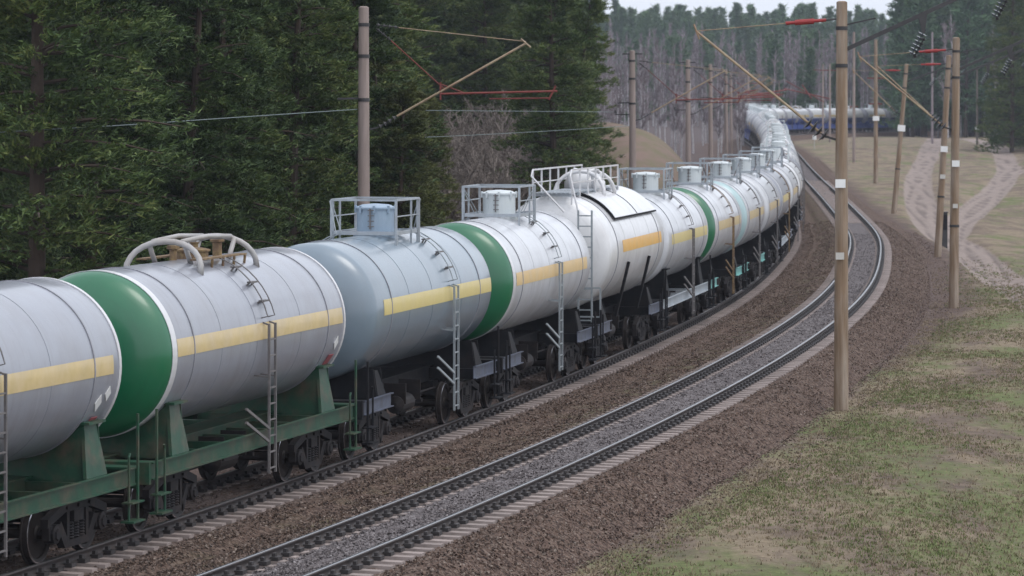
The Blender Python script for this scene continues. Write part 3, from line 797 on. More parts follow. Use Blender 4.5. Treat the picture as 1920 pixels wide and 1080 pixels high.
def platform(parent, hmt, rail_m=None, cx=0.0, hl=.95, hw=.74, solid=True):
    rm = rail_m or M['rail_grey']; zt = ZC + RT
    b = MB(); zd = zt + .03
    b.box(cx - hl, cx + hl, -hw, -hw + .04, zd - .02, zd + .06); b.box(cx - hl, cx + hl, hw - .04, hw, zd - .02, zd + .06)
    b.box(cx - hl, cx - hl + .04, -hw, hw, zd - .02, zd + .06); b.box(cx + hl - .04, cx + hl, -hw, hw, zd - .02, zd + .06)
    for k in range(9):
        y = -hw + .12 + k * (2 * hw - .24) / 8
        if abs(y) > .44: b.box(cx - hl + .04, cx + hl - .04, y - .035, y + .035, zd, zd + .02)
        else:
            b.box(cx - hl + .04, cx - .5, y - .035, y + .035, zd, zd + .02); b.box(cx + .5, cx + hl - .04, y - .035, y + .035, zd, zd + .02)
    link('walkway', b.mesh('walkway', rm), parent)
    b = MB(); zr = zt + .78
    corners = [(cx - hl, -hw), (cx + hl, -hw), (cx + hl, hw), (cx - hl, hw)]
    for i, (x, y) in enumerate(corners):
        a = math.acos(min(1, abs(y) / RT)); zb = ZC + RT * math.sin(a) - .02
        b.bar((x, y, zb), (x, y, zr), .05, .05)
        x2, y2 = corners[(i + 1) % 4]
        b.bar((x, y, zr), (x2, y2, zr), .045, .045)
    for x, y in ((cx - hl + .12, hw), (cx + .3, -hw), (cx - .3, hw), (cx + hl - .12, -hw)): b.bar((x, y, zt - .2 + .0), (x, y, zr), .04, .04)
    for sy in (-1, 1): b.bar((cx - hl, sy * hw, zt + .42), (cx + hl, sy * hw, zt + .42), .025, .025)
    link('railing', b.mesh('railing', rm), parent)
    b = MB(); b.lathe([(-.06, .40), (.0, .42), (.50, .42), (.50, .45), (.54, .45), (.60, .30), (.62, .05)], 'z', 28, (cx, 0, zt + .06))
    b.lathe([(-.12, .50), (.02, .50)], 'z', 28, (cx, 0, zt + .02))
    for k in range(8):
        t = k * math.pi / 4 + .2; b.box(cx + .44 * math.cos(t) - .025, cx + .44 * math.cos(t) + .025, .44 * math.sin(t) - .025, .44 * math.sin(t) + .025, zt + .48, zt + .64)
    h = link('hatch', b.mesh('hatch', hmt), parent)
    b = MB(); b.bar((cx - .445, .0, zt + .12), (cx - .445, 0, zt + .58), .03, .03)
    for z in (.18, .3, .42, .54): b.bar((cx - .45, -.09, zt + z), (cx - .45, .05, zt + z), .025, .02)
    link('hatch_hinge', b.mesh('hatch_hinge', M['ladder']), h)

def arches(parent, pm, gear=True, cx=0.0, sep=1.55, z_up=.40, R=RT, zc=ZC):
    zt = zc + R; r = .056
    for s in (-1, 1):
        b = MB(); pts = []
        for t in np.linspace(0, math.pi, 15):
            y = math.cos(t) * .74; a = math.sqrt(max(R ** 2 - y * y, 0)); zb = zc + a
            pts.append((cx + s * sep - s * .22 * math.sin(t), y, zb + .0 + (z_up + (zt - zb) * .55) * math.sin(t) ** .7 - .03))
        b.path(pts, r, 10)
        b.path([(cx + s * (sep - .2), -.35, zt + z_up - .08), (cx + s * (sep - .55), -.35, zt - .08)], .05, 8)
        b.path([(cx + s * (sep - .2), .35, zt + z_up - .08), (cx + s * (sep - .55), .35, zt - .08)], .05, 8)
        link('roof_arch', b.mesh('roof_arch', pm, True), parent)
    b = MB()
    for y in (-.28, .28): b.path([(cx - sep + .22, y, zt + z_up - .03), (cx, y, zt + z_up + .02), (cx + sep - .22, y, zt + z_up - .03)], .045, 8)
    link('roof_rail', b.mesh('roof_rail', pm, True), parent)
    if gear:
        b = MB(); b.lathe([(0, .30), (.14, .30), (.16, .34), (.19, .34), (.22, .2)], 'z', 20, (cx, 0, zt - .02))
        b.lathe([(0, .09), (.30, .09), (.32, .14), (.36, .14)], 'z', 10, (cx + .75, -.22, zt - .03)); b.lathe([(0, .07), (.26, .07), (.3, .1)], 'z', 10, (cx + .78, .25, zt - .03))
        b.lathe([(0, .07), (.22, .07), (.24, .12), (.3, .12)], 'z', 10, (cx - .75, .1, zt - .03))
        b.box(cx - 1.3, cx + 1.3, -.62, -.44, zt + .02, zt + .05); b.box(cx - 1.3, cx + 1.3, .44, .62, zt + .02, zt + .05)
        for x in (-1.2, -.6, 0, .6, 1.2): b.bar((cx + x, -.62, zt + .02), (cx + x, -.60, zt - .18), .04, .04)
        link('valve_gear', b.mesh('valve_gear', M['rust']), parent)

def place(a_near):
    """wagon whose near coupler lies at arc a_near; returns (location, rotation)"""
    p, q = P1(a_near + LEN / 2 - 3.9), P1(a_near + LEN / 2 + 3.9)
    m = (p + q) / 2; d = q - p
    return m, (0, -math.asin(d.z / d.length), math.atan2(d.y, d.x))

A_J = 6.586 + 1.85 + 1.185          # arc of the joint between wagon one and wagon two
GRP = 'tank wagons of the long train'
MESHC = {}
def shared(key, fn):
    if key not in MESHC: MESHC[key] = fn()
    return MESHC[key]

def wagon(k, spec):
    loc, rot = place(A_J + (k - 2) * LEN)
    root = empty('tank_wagon', loc); root.rotation_euler = rot
    tag(root, spec['label'], 'tank wagon', GRP)
    bm = M[spec['body']]; R, zc = spec.get('R', RT), spec.get('zc', ZC)
    nh = spec.get('near_head')
    nseg = 72 if k < 12 else 32
    link('barrel', shared(('barrel', spec['body'], nh, R, nseg), lambda: barrel_mesh('barrel', bm, R, zc, XE, nseg, M[nh] if nh else None)), root)
    if spec.get('near_ring'):
        w_, mn = spec['near_ring']; link('end_ring', ring_mesh('end_ring', M[mn], -XE - .02, -XE + w_, R, zc, n=nseg), root)
    if spec.get('far_ring'):
        w_, mn = spec['far_ring']; link('end_ring', ring_mesh('end_ring', M[mn], XE - w_, XE + .02, R, zc, n=nseg), root)
    if k < 16:
        for s in (-1, 1):
            link('strap', shared(('strap', R, s, nseg), lambda: ring_mesh('strap', M['strap'], s * 3.78 - .02, s * 3.78 + .02, R, zc, .016, nseg)), root)
    if k < 9:
        for x in (-2.35, -.45, 2.1): link('weld_seam', shared(('seam', x, R, spec['body']), lambda: ring_mesh('weld_seam', bm, x - .010, x + .010, R, zc, .005, nseg)), root)
    if spec.get('stripe'):
        x0, x1, z0, z1, mn = spec['stripe']; link('stripe', side_patch('stripe', M[mn], x0, x1, z0, z1, R, zc), root)
    if spec.get('navy_side'): link('lower_side', shared('navyside', lambda: side_patch('lower_side', M['navy'], -4.6, 4.6, -1.3, -.35, R, zc)), root)  # navy sheet over the lower part of the barrel sides
    fm = M[spec.get('frame', 'black_steel')]; full = spec.get('full', False)
    if k < 14: frame_parts(root, 'full' if full else 'short', fm, k < 9, spec.get('side'))
    else:
        def sf():
            b = MB(); b.box(-5.7, 5.7, -.22, .22, .93, 1.3)
            for s in (-1, 1):
                b.box(s * 5.75 - .06, s * 5.75 + .06, -1.38, 1.38, .92, 1.3); b.box(s * 3.9 - .3, s * 3.9 + .3, -1.3, 1.3, .98, 2.0)
                b.box(-5.7, 5.7, *sorted((s * 1.34, s * 1.36)), 1.0 - (.25 if k > 33 else 0), 1.28 + (.3 if k > 33 else 0))
            return b.mesh('frame', M['navy'] if k > 33 else M['black_steel'])
        link('frame', shared('simpleframe' + str(k > 33), sf), root)
    for s in (-1, 1): bogie(root, s * 3.9, simple=k > 8)
    if k < 10: end_rails(root, fm if full else M['black_steel'] if k > 5 else fm, spec.get('post', 2.2 if full else 1.7))
    lm = M[spec.get('ladder', 'ladder')]; lx = spec.get('lx', 0)
    if spec.get('side_ladder', True):
        for sg in (-1, 1):
            link('ladder', shared(('lad', spec.get('ladder', 'ladder'), lx, sg), lambda: side_ladder(lm, lx, sg=sg)), root)
        if k < 13:
            tp = (spec['top_x'], -.76, ZC + RT + .76) if 'top_x' in spec else None
            link('handrail', climb_rail(lm, lx, top=tp), root)
            for an in (.45, .72, 1.0): link('step', shared(('steps', lx, an), lambda: steps_mesh(M['ladder'], lx, angs=(an,))), root)
            if 'top_x' in spec: link('handrail', climb_rail(lm, -lx, sg=1, top=(-spec['top_x'], .76, ZC + RT + .76)), root)
    top = spec.get('top')
    if top == 'platform':
        key = ('plat', spec['hatch'])
        if k < 12: platform(root, M[spec['hatch']])
        else:
            def sp():
                b = MB(); zt = ZC + RT
                b.lathe([(0, .45), (.55, .45), (.62, .2)], 'z', 14, (0, 0, zt)); b.box(-.95, .95, -.74, -.7, zt, zt + .07); b.box(-.95, .95, .7, .74, zt, zt + .07)
                for x in (-.95, .95):
                    for y in (-.74, .74): b.bar((x, y, zt - .2), (x, y, zt + .78), .05)
                for y in (-.74, .74): b.bar((-.95, y, zt + .78), (.95, y, zt + .78), .045)
                for x in (-.95, .95): b.bar((x, -.74, zt + .78), (x, .74, zt + .78), .045)
                return b.mesh('hatch_platform', M[spec['hatch']])
            link('hatch_platform', shared(key, sp), root)
    elif top == 'arches':
        if spec.get('gas'): arches(root, M['white_band'], gear=False, sep=.95, z_up=.62, R=R, zc=zc)
        else: arches(root, M[spec.get('arch_m', 'pipe')])
    for (x, z, sz, kind) in spec.get('placards', []):
        a = math.asin(z / R); b = MB(); c = Vector((x, -(R + .012) * math.cos(a), zc + (R + .012) * math.sin(a))); n = Vector((0, -math.cos(a), math.sin(a)))
        u = Vector((1, 0, 0)); v = n.cross(u).normalized() * -1
        h = .5 * sz
        if kind == 'diamond': q = [c + u * h, c + v * h * 1.2, c - u * h, c - v * h * 1.2]
        else: q = [c + u * h * .6 + v * h, c - u * h * .6 + v * h, c - u * h * .6 - v * h, c + u * h * .6 - v * h]
        b.add([tuple(p_) for p_ in q] + [tuple(p_ - n * .01) for p_ in q], [(0, 1, 2, 3), (7, 6, 5, 4), (0, 4, 5, 1), (1, 5, 6, 2), (2, 6, 7, 3), (3, 7, 4, 0)])
        link('placard', b.mesh('placard', M['placard_red'] if kind == 'label' else M['placard']), root)
    if spec.get('gas'): gas_fittings(root, R, zc)
    return root

def gas_fittings(root, R, zc):
    """sun shield over the upper half, end ladder, top walkway with railings, struts"""
    b = MB(); n = 26; a0 = math.radians(33)
    for (x0, x1) in ((-3.1, .9), (.98, 4.4)):
        for off in (.05, .075):
            vs = []; fs = []
            for x in (x0, x1):
                for i in range(n + 1):
                    a = a0 + (math.pi - 2 * a0) * i / n; vs.append((x, -(R + off) * math.cos(a), zc + (R + off) * math.sin(a)))
            for i in range(n): fs.append((i, n + 1 + i, n + 2 + i, i + 1))
            b.add(vs, fs)
    link('sun_shield', b.mesh('sun_shield', M['tank_white'], True), root)
    b = MB()
    for sg in (-1, 1):
        p = shell_pt(-3.1, a0, R + .07, zc, sg); q = shell_pt(4.4, a0, R + .07, zc, sg); b.bar(p, q, .05, .05)
    for x in (-3.12, .94):
        b.path([shell_pt(x, a, R + .07, zc, -1) for a in np.linspace(a0, math.pi - a0, 22)], .028 if x < 0 else .02, 5)
    link('shield_edge', b.mesh('shield_edge', M['black_steel']), root)
    # ladder in front of the near end
    b = MB(); x = -5.55
    for y in (-1.18, -.80): b.bar((x, y, 1.35), (x, y, 4.45), .05, .05)
    z = 1.4
    while z < 4.5: b.bar((x, -1.18, z), (x, -.80, z), .035, .035); z += .29
    b.bar((x, -1.42, 1.5), (x, -.80, 1.5), .04, .04); b.bar((x, -1.42, 2.3), (x, -.80, 2.3), .04, .04); b.bar((x, -1.42, 1.5), (x, -1.42, 2.3), .045, .045)
    link('ladder', b.mesh('end_ladder', M['ladder_l']), root)
    b = MB(); zt = zc + R
    for y in (-.55, .55):
        for xx in np.linspace(-5.2, 2.6, 7): b.bar((xx, y, zt - .25), (xx, y, zt + .72), .045, .045)
        b.bar((-5.2, y, zt + .72), (2.6, y, zt + .72), .045, .045); b.bar((-5.2, y, zt + .36), (2.6, y, zt + .36), .03, .03)
        b.path([(-5.55, -.8 if y < 0 else -.4, 4.4), (-5.45, y, zt + .55), (-5.2, y, zt + .72)], .028, 6)
    link('railing', b.mesh('railing', M['white_band']), root)
    b = MB()
    for k in range(8): b.box(-5.3, 2.7, -.5 + k * .13, -.42 + k * .13, zt + .06, zt + .09)
    for xx in np.linspace(-5.2, 2.6, 7): b.box(xx - .03, xx + .03, -.55, .55, zt - .02, zt + .06)
    link('walkway', b.mesh('walkway', M['rail_grey']), root)
    b = MB(); b.lathe([(0, .62), (.30, .60), (.52, .42), (.62, .12)], 'z', 22, (0, 0, zt - .02)); link('valve_dome', b.mesh('valve_dome', M['tank_white'], True), root)
    for s, x in ((-1, -2.0), (1, 1.8)):
        for sy in (-1, 1):
            b = MB(); b.bar((x, sy * (R + .02), zc - .35), (x + .05, sy * 1.25, 1.30), .10, .07); link('tank_strut', b.mesh('tank_strut', M['black_steel']), root)

SPECS = {
 1: dict(label='grey tank wagon cut off by the left edge, green frame and two white diamonds', body='tank_grey', near_head='green_band', far_ring=(.07, 'white_band'), near_ring=(.2, 'white_band'),
         stripe=(-4.6, 4.55, -.10, .21, 'yellow'), frame='green_steel', full=True, top='arches', placards=[(4.15, -.55, .26, 'diamond'), (4.45, -.42, .22, 'diamond'), (4.25, -.95, .42, 'label')]),
 2: dict(label='grey tank wagon with wide green end, green frame and pipe arches on its roof', body='tank_grey', near_head='green_band', far_ring=(.07, 'white_band'), near_ring=(.2, 'white_band'),
         stripe=(-4.62, 4.7, -.04, .27, 'yellow'), frame='green_steel', full=True, top='arches', lx=.1, placards=[(4.45, -.42, .24, 'diamond'), (4.35, -.85, .5, 'label')]),
 3: dict(label='blue-grey tank wagon with a black frame and a railed blue hatch on top', body='tank_blue', stripe=(-4.4, 4.85, -.08, .25, 'yellow_b'), lx=1.2, top_x=.95,
         top='platform', hatch='hatch_blue', ladder='ladder_l', post=2.1),
 4: dict(label='pale tank wagon with green end band and pale orange stripe, railed white hatch', body='tank_pale', near_head='green_band', near_ring=(.22, 'white_band'), stripe=(-4.5, 4.4, -.10, .22, 'orange_p'),
         lx=.4, top_x=.9, top='platform', hatch='hatch_pale', ladder='ladder_l'),
 5: dict(label='fatter white gas tank wagon with sun shield, end ladder and short orange stripe', body='tank_white', R=1.62, zc=3.22, stripe=(-2.9, 4.3, -.04, .30, 'orange'), top='arches', arch_m='white_band', gas=True, side_ladder=False),
 6: dict(label='pale tank wagon just beyond the fat white one, dark ladder across yellow stripe', body='tank_pale', near_head='tank_pale', far_ring=(.10, 'white_band'), stripe=(-4.2, 4.7, -.1, .22, 'yellow_b'), side='rail_grey', full=True, lx=.3, top_x=.9, top='platform', hatch='hatch_pale'),
 7: dict(label='pale tank wagon with narrow green end, second green band beyond the gas tank', side='teal', body='tank_pale', near_head='green_band', near_ring=(.2, 'white_band'), stripe=(-3.8, 4.2, -.1, .22, 'yellow'), lx=.5, top_x=.9, top='platform', hatch='hatch_pale', ladder='rust'),
 8: dict(label='pale tank wagon with a light cyan end band in the curve', side='teal', body='tank_pale', near_head='cyan_band', near_ring=(.2, 'white_band'), stripe=(-3.8, 4.2, -.1, .22, 'yellow'), lx=.4, top_x=.9, top='platform', hatch='hatch_pale'),
 9: dict(label='pale tank wagon with a white end ring, next after the cyan banded one', body='tank_pale', near_ring=(.18, 'white_band'), stripe=(-4.2, 4.2, -.1, .22, 'yellow'), lx=.4, top_x=.9, top='platform', hatch='hatch_pale'),
 10: dict(label='tank wagon with rusty ladder on yellow stripe near the bend of the train', side='rail_grey', full=True, body='tank_grey', near_ring=(.16, 'white_band'), stripe=(-4.2, 4.2, -.1, .22, 'yellow_b'), lx=.4, top_x=.9, top='platform', hatch='hatch_pale', ladder='rust'),
 11: dict(label='pale tank wagon at the rightmost bulge of the train', body='tank_pale', near_ring=(.14, 'white_band'), stripe=(-4.2, 4.2, -.1, .22, 'yellow'), lx=.4, top_x=.9, top='platform', hatch='hatch_pale'),
}
n_w = int((np.interp(612, S, arc1) - A_J) / LEN) + 2
for k in range(1, n_w + 1):
    if k in SPECS: sp = SPECS[k]
    else:
        r = random.Random(k * 13)
        sp = dict(label='far tank wagon with navy frame in the sideways stretch before the woods' if k > 33 else 'far pale tank wagon in the narrow stretch before the sideways bend' if k > 20 else 'distant pale tank wagon seen end-on where the train runs away from view',
                  body=r.choice(['tank_pale', 'tank_white', 'tank_grey', 'tank_white']), top=r.choice(['platform', 'platform', 'arches']), hatch='hatch_pale', arch_m='white_band',
                  lx=0, stripe=(-4, 4, -.1, .22, 'yellow') if r.random() < .4 else None, frame='black_steel')
        if k < 18: sp['near_ring'] = (.14, 'white_band')
        if k > 20: sp['near_head'] = 'strap' if r.random() < .75 else 'tank_blue'; sp['far_ring'] = (.25, 'strap'); sp['near_ring'] = (.25, 'strap')  # dark grey heads and rings paint in the shaded gaps between far wagons
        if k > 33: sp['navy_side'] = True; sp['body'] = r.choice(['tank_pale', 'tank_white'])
    wagon(k, sp)

# ------------------------------------------------------------------ catenary masts and poles
def mast(x, y, h, m, label, lean=0.0, r0=.20, r1=.145, group='concrete catenary masts', bands=()):
    z = gz(x, y); root = empty('catenary_mast', (x, y, z)); root.rotation_euler = (0, lean, 0)
    tag(root, label, 'mast', group)
    b = MB(); b.lathe([(-.5, r0), (0, r0), (h * .5, (r0 + r1) / 2), (h, r1), (h + .03, r1 * .6)], 'z', 18)
    link('shaft', b.mesh('shaft', m, False), root)
    for zb in bands:
        b = MB(); rr = r0 + (r1 - r0) * zb / h; b.lathe([(-.05, rr + .003), (-.05, rr + .015), (.05, rr + .015), (.05, rr + .003)], 'z', 18, (0, 0, zb), cap=False)
        link('collar', b.mesh('collar', M['darkmetal']), root)
    return root, z
def ins_chain(b, p, q, n, r):
    p, q = Vector(p), Vector(q); d = q - p
    b.path([p, q], .02, 6)
    for i in range(n):
        c = p + d * ((i + .5) / n); u = d.normalized()
        b.path([c - u * .03, c - u * .015, c + u * .03], r, 10, r2=r * .4)
def plate(root, z, r, sz, m, sx=-.05):
    b = MB(); b.box(sx - sz / 2, sx + sz / 2, -r - .03, -r - .01, z - sz * .42, z + sz * .42); link('number_plate', b.mesh('number_plate', m), root)

def console_right(root, zg, sc=1.0, full=True):
    """bracket reaching left over the right-hand track; heights are above rail top"""
    g = lambda z: z - zg
    b = MB(); b.path([(-.55, 0, g(6.55)), (-3.87, 0, g(9.25))], .035, 8); b.path([(-3.95, 0, g(9.45)), (-3.80, 0, g(9.05))], .03, 6)
    link('bracket_tube', b.mesh('bracket_tube', M['console']), root)
    b = MB(); ins_chain(b, (-.95, 0, g(6.86)), (-.40, 0, g(6.43)), 4, .22); b.bar((-.45, 0, g(6.47)), (-.16, 0, g(6.38)), .06)
    link('insulator', b.mesh('insulator', M['darkmetal']), root)
    b = MB(); b.path([(-3.87, 0, g(9.27)), (-1.5, 0, g(9.48))], .012, 6); link('tie_rod', b.mesh('tie_rod', M['console']), root)
    b = MB(); b.path([(-1.5, 0, g(9.48)), (-.9, 0, g(9.53)), (-.42, 0, g(9.57))], .045, 8); b.path([(-1.25, 0, g(9.50)), (-.75, 0, g(9.54))], .075, 10)
    link('red_insulator', b.mesh('red_insulator', M['red']), root)
    b = MB(); b.path([(-.42, 0, g(9.57)), (-.12, 0, g(9.6))], .025, 6); link('anchor', b.mesh('anchor', M['darkmetal']), root)
def feeder_right(root, zg):
    g = lambda z: z - zg
    b = MB(); b.bar((.14, 0, g(8.80)), (4.9, 0, g(11.0)), .09, .11); b.bar((.14, 0, g(9.45)), (.9, 0, g(9.62)), .04, .04); link('feeder_arm', b.mesh('feeder_arm', M['darkmetal']), root)
    for xx in (2.15, 4.35):
        zt = 8.80 + (xx - .14) * .4622
        b = MB(); b.prism([(xx - .13, g(zt) - .03), (xx + .13, g(zt) + .08), (xx + .07, g(zt) - .5), (xx + .0, g(zt) - .5)], -.04, .04); link('hanger', b.mesh('hanger', M['darkmetal']), root)
        b = MB(); ins_chain(b, (xx + .02, 0, g(zt) - .5), (xx - .28, .1, g(zt) - 1.1), 6, .13); link('insulator', b.mesh('insulator', M['glass']), root)
        b = MB(); ins_chain(b, (xx + .06, 0, g(zt) - .62), (xx - .22, .1, g(zt) - 1.18), 5, .08); link('insulator', b.mesh('dark_insulator', M['darkmetal']), root)

RM = [ # px base x, depth, mast height, lean, label
 (1577, 88.5, 10.75, 0.002, 'nearest thick tan concrete mast standing in front of the empty track'),
 (1788, 133.0, 10.5, 0.010, 'tan concrete mast at the verge with square white plate, second in size'),
 (1758, 181.0, 10.4, 0.056, 'slightly leaning mast just left of the second largest tan mast'),
 (1676, 243.0, 10.6, 0.085, 'thin leaning mast at the grass edge with a white plate beside the far train'),
]
for i, (u, d, h, lean, lab) in enumerate(RM):
    x = (u - 960) / 6217 * d
    zr = float(rail_z(d)); zgr = gz(x, d); top = zr + 10.05; hh = top - zgr
    r, z = mast(x, d, hh, M['mast_tan'], lab, lean, bands=(8.45 - .0 + .8, 9.7 + .6, 3.3) if i else (9.2, 10.2))
    zg = zgr - zr
    console_right(r, zg); feeder_right(r, zg)
    if i == 0: plate(r, 6.06, .19, .27, M['plate']); plate(r, 4.13, .2, .22, M['plate_old'], -.06)
    if i == 1: plate(r, 5.8, .19, .30, M['plate'], 0); plate(r, 4.1, .2, .2, M['plate_old'], 0)
    if i == 2: plate(r, 5.9, .19, .38, M['plate'], 0); plate(r, 4.4, .2, .28, M['plate_old'], 0)
    if i == 3: plate(r, 6.3, .19, .55, M['plate'], 0)

def console_left(root, zg, d):
    g = lambda z: z - zg
    b = MB(); b.path([(.95, 0, g(6.98)), (4.65, 0, g(9.07))], .032, 8); b.path([(4.5, 0, g(9.2)), (4.78, 0, g(8.95))], .03, 6); link('bracket_tube', b.mesh('bracket_tube', M['console']), root)
    b = MB(); ins_chain(b, (.42, 0, g(6.66)), (.95, 0, g(6.98)), 4, .085); b.bar((.14, 0, g(6.6)), (.42, 0, g(6.66)), .05); link('insulator', b.mesh('insulator', M['darkmetal']), root)
    b = MB(); b.path([(1.0, 0, g(9.52)), (4.65, 0, g(9.12))], .014, 6); link('tie_rod', b.mesh('tie_rod', M['console']), root)
    b = MB(); ins_chain(b, (.35, 0, g(9.6)), (1.0, 0, g(9.52)), 4, .07); ins_chain(b, (.35, 0, g(9.5)), (.78, 0, g(9.15)), 3, .07); link('insulator', b.mesh('top_insulator', M['darkmetal']), root)
    b = MB(); b.path([(.78, 0, g(9.15)), (2.35, 0, g(7.72))], .018, 6)
    b.bar((2.2, 0, g(7.95)), (2.2, 0, g(7.45)), .05); link('fixator_stay', b.mesh('fixator_stay', M['redrust']), root)
    b = MB(); b.path([(2.2, 0, g(7.62)), (5.55, 0, g(7.70))], .035, 6); b.path([(3.6, 0.1, g(7.48)), (5.3, .1, g(7.5))], .025, 6); b.path([(5.3, .0, g(7.45)), (5.5, 0, g(7.85))], .03, 6)
    b.path([(2.2, 0, g(7.9)), (2.9, 0, g(7.64))], .02, 6)
    link('fixator', b.mesh('fixator', M['redrust']), root)
LM = [
 (682, 95.0, 'pink-grey concrete mast behind the blue hatch wagon against the pines'),
 (1187, 167.0, 'concrete mast in front of the earth mound'),
 (1291, 213.0, 'concrete mast just right of the earth mound'),
 (1333, 262.0, 'thinner concrete mast behind the hatches, right of the mound'),
 (1362, 320.0, 'slim far mast left of the distant bend of the train'),
 (1371, 372.0, 'slim far mast next to the distant bend, its right neighbour the train'),
]
for i, (u, d, lab) in enumerate(LM):
    x = (u - 960) / 6217 * d; zr = float(rail_z(d)); zgr = gz(x, d); hh = zr + 10.1 - zgr
    if i: zr = min(zr, .4); hh = 10.1 + zr - zgr
    r, z = mast(x, d, hh, M['mast_pink'], lab, -.004 * (i > 0), bands=(hh - 2.65, hh - .5, hh - 1.4))
    console_left(r, zgr - zr, d)
    b = MB(); b.bar((-.75, 0, hh - 2.62), (.0, 0, hh - 2.60), .06, .06)
    if i: b.bar((-.5, 0, hh - .15), (.5, 0, hh - .15), .06, .06); b.bar((-.9, 0, hh - 3.2), (.0, 0, hh - 3.2), .05, .05); b.lathe([(0, .08), (.16, .05)], 'z', 8, (-.85, 0, hh - 3.15))
    link('cross_arm', b.mesh('cross_arm', M['darkmetal']), r)

# far poles on and behind the grass bank
def pole(u, v_top, v_base, d, rad, m, lab, cross=False, plate_v=None, kind='pole', lean=0):
    x = (u - 960) / 6217 * d; zb = CAM_H - (v_base - 191.6) / 6217 * d; zt = CAM_H + (191.6 - v_top) / 6217 * d
    g = gz(x, d); zb = min(zb, g)
    r = empty('utility_pole', (x, d, zb)); r.rotation_euler = (0, lean, 0); tag(r, lab, 'pole', 'utility poles by the line')
    b = MB(); b.path([(0, 0, -.3), (0, 0, zt - zb)], rad, 10, r2=rad * .75); link('shaft', b.mesh('shaft', m), r)
    if cross:
        b = MB()
        for zz, ww in cross: b.bar((-ww, 0, zt - zb - zz), (ww, 0, zt - zb - zz), .10, .10)
        link('cross_arm', b.mesh('cross_arm', M['redrust']), r)
    if plate_v:
        b = MB(); zz = CAM_H - (plate_v - 191.6) / 6217 * d - zb; b.box(-.3, .3, -rad - .04, -rad - .02, zz - .22, zz + .22); link('number_plate', b.mesh('number_plate', M['plate']), r)
    return r
pole(1642, 74, 350, 309, .22, M['mast_tan'], 'tall thin pole in the grass with rusty collars, right of nearest mast', cross=[(3.6, .8), (6.0, .6)], plate_v=222)
pole(1832, 125, 277, 480, .16, M['wood'], 'thin dark pole beside the upper end of the dirt road', plate_v=240)
pole(1748, 60, 262, 520, .2, M['twig'], 'slender lilac-grey pole at the top of the grass bank')
pole(1601, 60, 292, 400, .2, M['mast_pink'], 'far mast peeping out right of the nearest mast', cross=[(9.0, .5)])
pole(1556, 120, 262, 520, .2, M['mast_pink'], 'thin far mast in front of the distant wagons, left of the nearest mast', cross=[(1, 1.6)])
pole(1543, 120, 252, 560, .18, M['mast_pink'], 'thin far mast standing beside another before the distant wagons', cross=[(1, 1.6)])
pole(1461, 150, 225, 600, .16, M['wood'], 'short grey pole above the distant wagons')
pole(1403, 130, 225, 520, .2, M['mast_pink'], 'thin far mast at the very left of the distant wagons', cross=[(2.2, 2.4), (4.2, 2.0)])
# red fixators seen over the far train
for (u0, v0, u1, v1, d, lab) in ((1340, 190, 1480, 168, 430, 'rust-red cross rods over the distant bend of the train'), (1470, 166, 1560, 185, 500, 'faint rust-red rods left of the nearest mast, over distant wagons')):
    o = empty('overhead_rod', ((u0 - 960) / 6217 * d, d, CAM_H - (v0 - 191.6) / 6217 * d)); tag(o, lab, 'rods')
    b = MB(); dx = (u1 - u0) / 6217 * d; dz = -(v1 - v0) / 6217 * d
    b.path([(0, 0, 0), (dx, 4, dz)], .09, 6); b.path([(dx * .1, 6, 1.2), (dx * .95, 9, dz - .5)], .07, 6); b.path([(dx * .4, 2, dz * .2 + .9), (dx * .6, 2, dz)], .09, 6)
    link('rod', b.mesh('rod', M['redrust']), o)

# small trackside things
def marker(u, v, d, lab):
    x = (u - 960) / 6217 * d; z = gz(x, d)
    r = empty('marker_post', (x, d, z)); tag(r, lab, 'marker post')
    zz = CAM_H - (v - 191.6) / 6217 * d - z
    b = MB(); b.path([(0, 0, -.2), (0, 0, max(zz, .6))], .05, 8); link('post', b.mesh('post', M['plate_old']), r)
    b = MB(); b.lathe([(-.3, .05), (-.28, .28), (.28, .28), (.3, .05)], 'z', 12, (0, 0, max(zz, .6))); link('marker_head', b.mesh('marker_head', M['plate']), r)
marker(1527, 258, 455, 'small white marker left of the nearest mast below the far wagons')
x = (1771 - 960) / 6217 * 196; r = empty('relay_post', (x, 196, gz(x, 196))); tag(r, 'short dark post standing between the two tan masts near the dirt road', 'post')
b = MB(); b.box(-.16, .16, -.12, .12, -.2, 1.9); b.box(-.2, .2, -.16, .16, 1.9, 1.96); link('post', b.mesh('post', M['darkmetal']), r)
b = MB(); b.box(-.13, .13, -.15, -.12, .9, 1.8); link('lid', b.mesh('lid', M['black_steel']), r)

# line wires in front of the pines
def wire(pts, lab, r=.012):
    b = MB(); b.path(pts, r, 5, cap=False); tag(link('wire', b.mesh('wire', M['wire']), None), lab, 'wire', 'thin line wires before the pines')
def wpt(u, v, d): return ((u - 960) / 6217 * d, d, CAM_H - (v - 191.6) / 6217 * d)
def curve_px(ps, d0, d1, n=24):
    us = np.linspace(ps[0][0], ps[-1][0], n); vs = np.interp(us, [p[0] for p in ps], [p[1] for p in ps]); k = np.ones(5) / 5; vv = vs.copy(); vv[2:-2] = np.convolve(vs, k, 'valid')
    return [wpt(u, v, d0 + (d1 - d0) * i / (n - 1)) for i, (u, v) in enumerate(zip(us, vv))]
wire(curve_px([(-160, 213), (200, 212), (430, 214), (670, 206), (1150, 210)], 82, 150), 'upper thin wire running level across the pines')
wire(curve_px([(-160, 262), (0, 247), (200, 237), (430, 221), (670, 205)], 80, 95), 'slanting thin wire rising to the mast behind the blue hatch')
wire(curve_px([(-160, 268), (0, 268), (430, 264), (700, 262), (1000, 248), (1180, 236)], 81, 150), 'lowest thin wire across the pines')

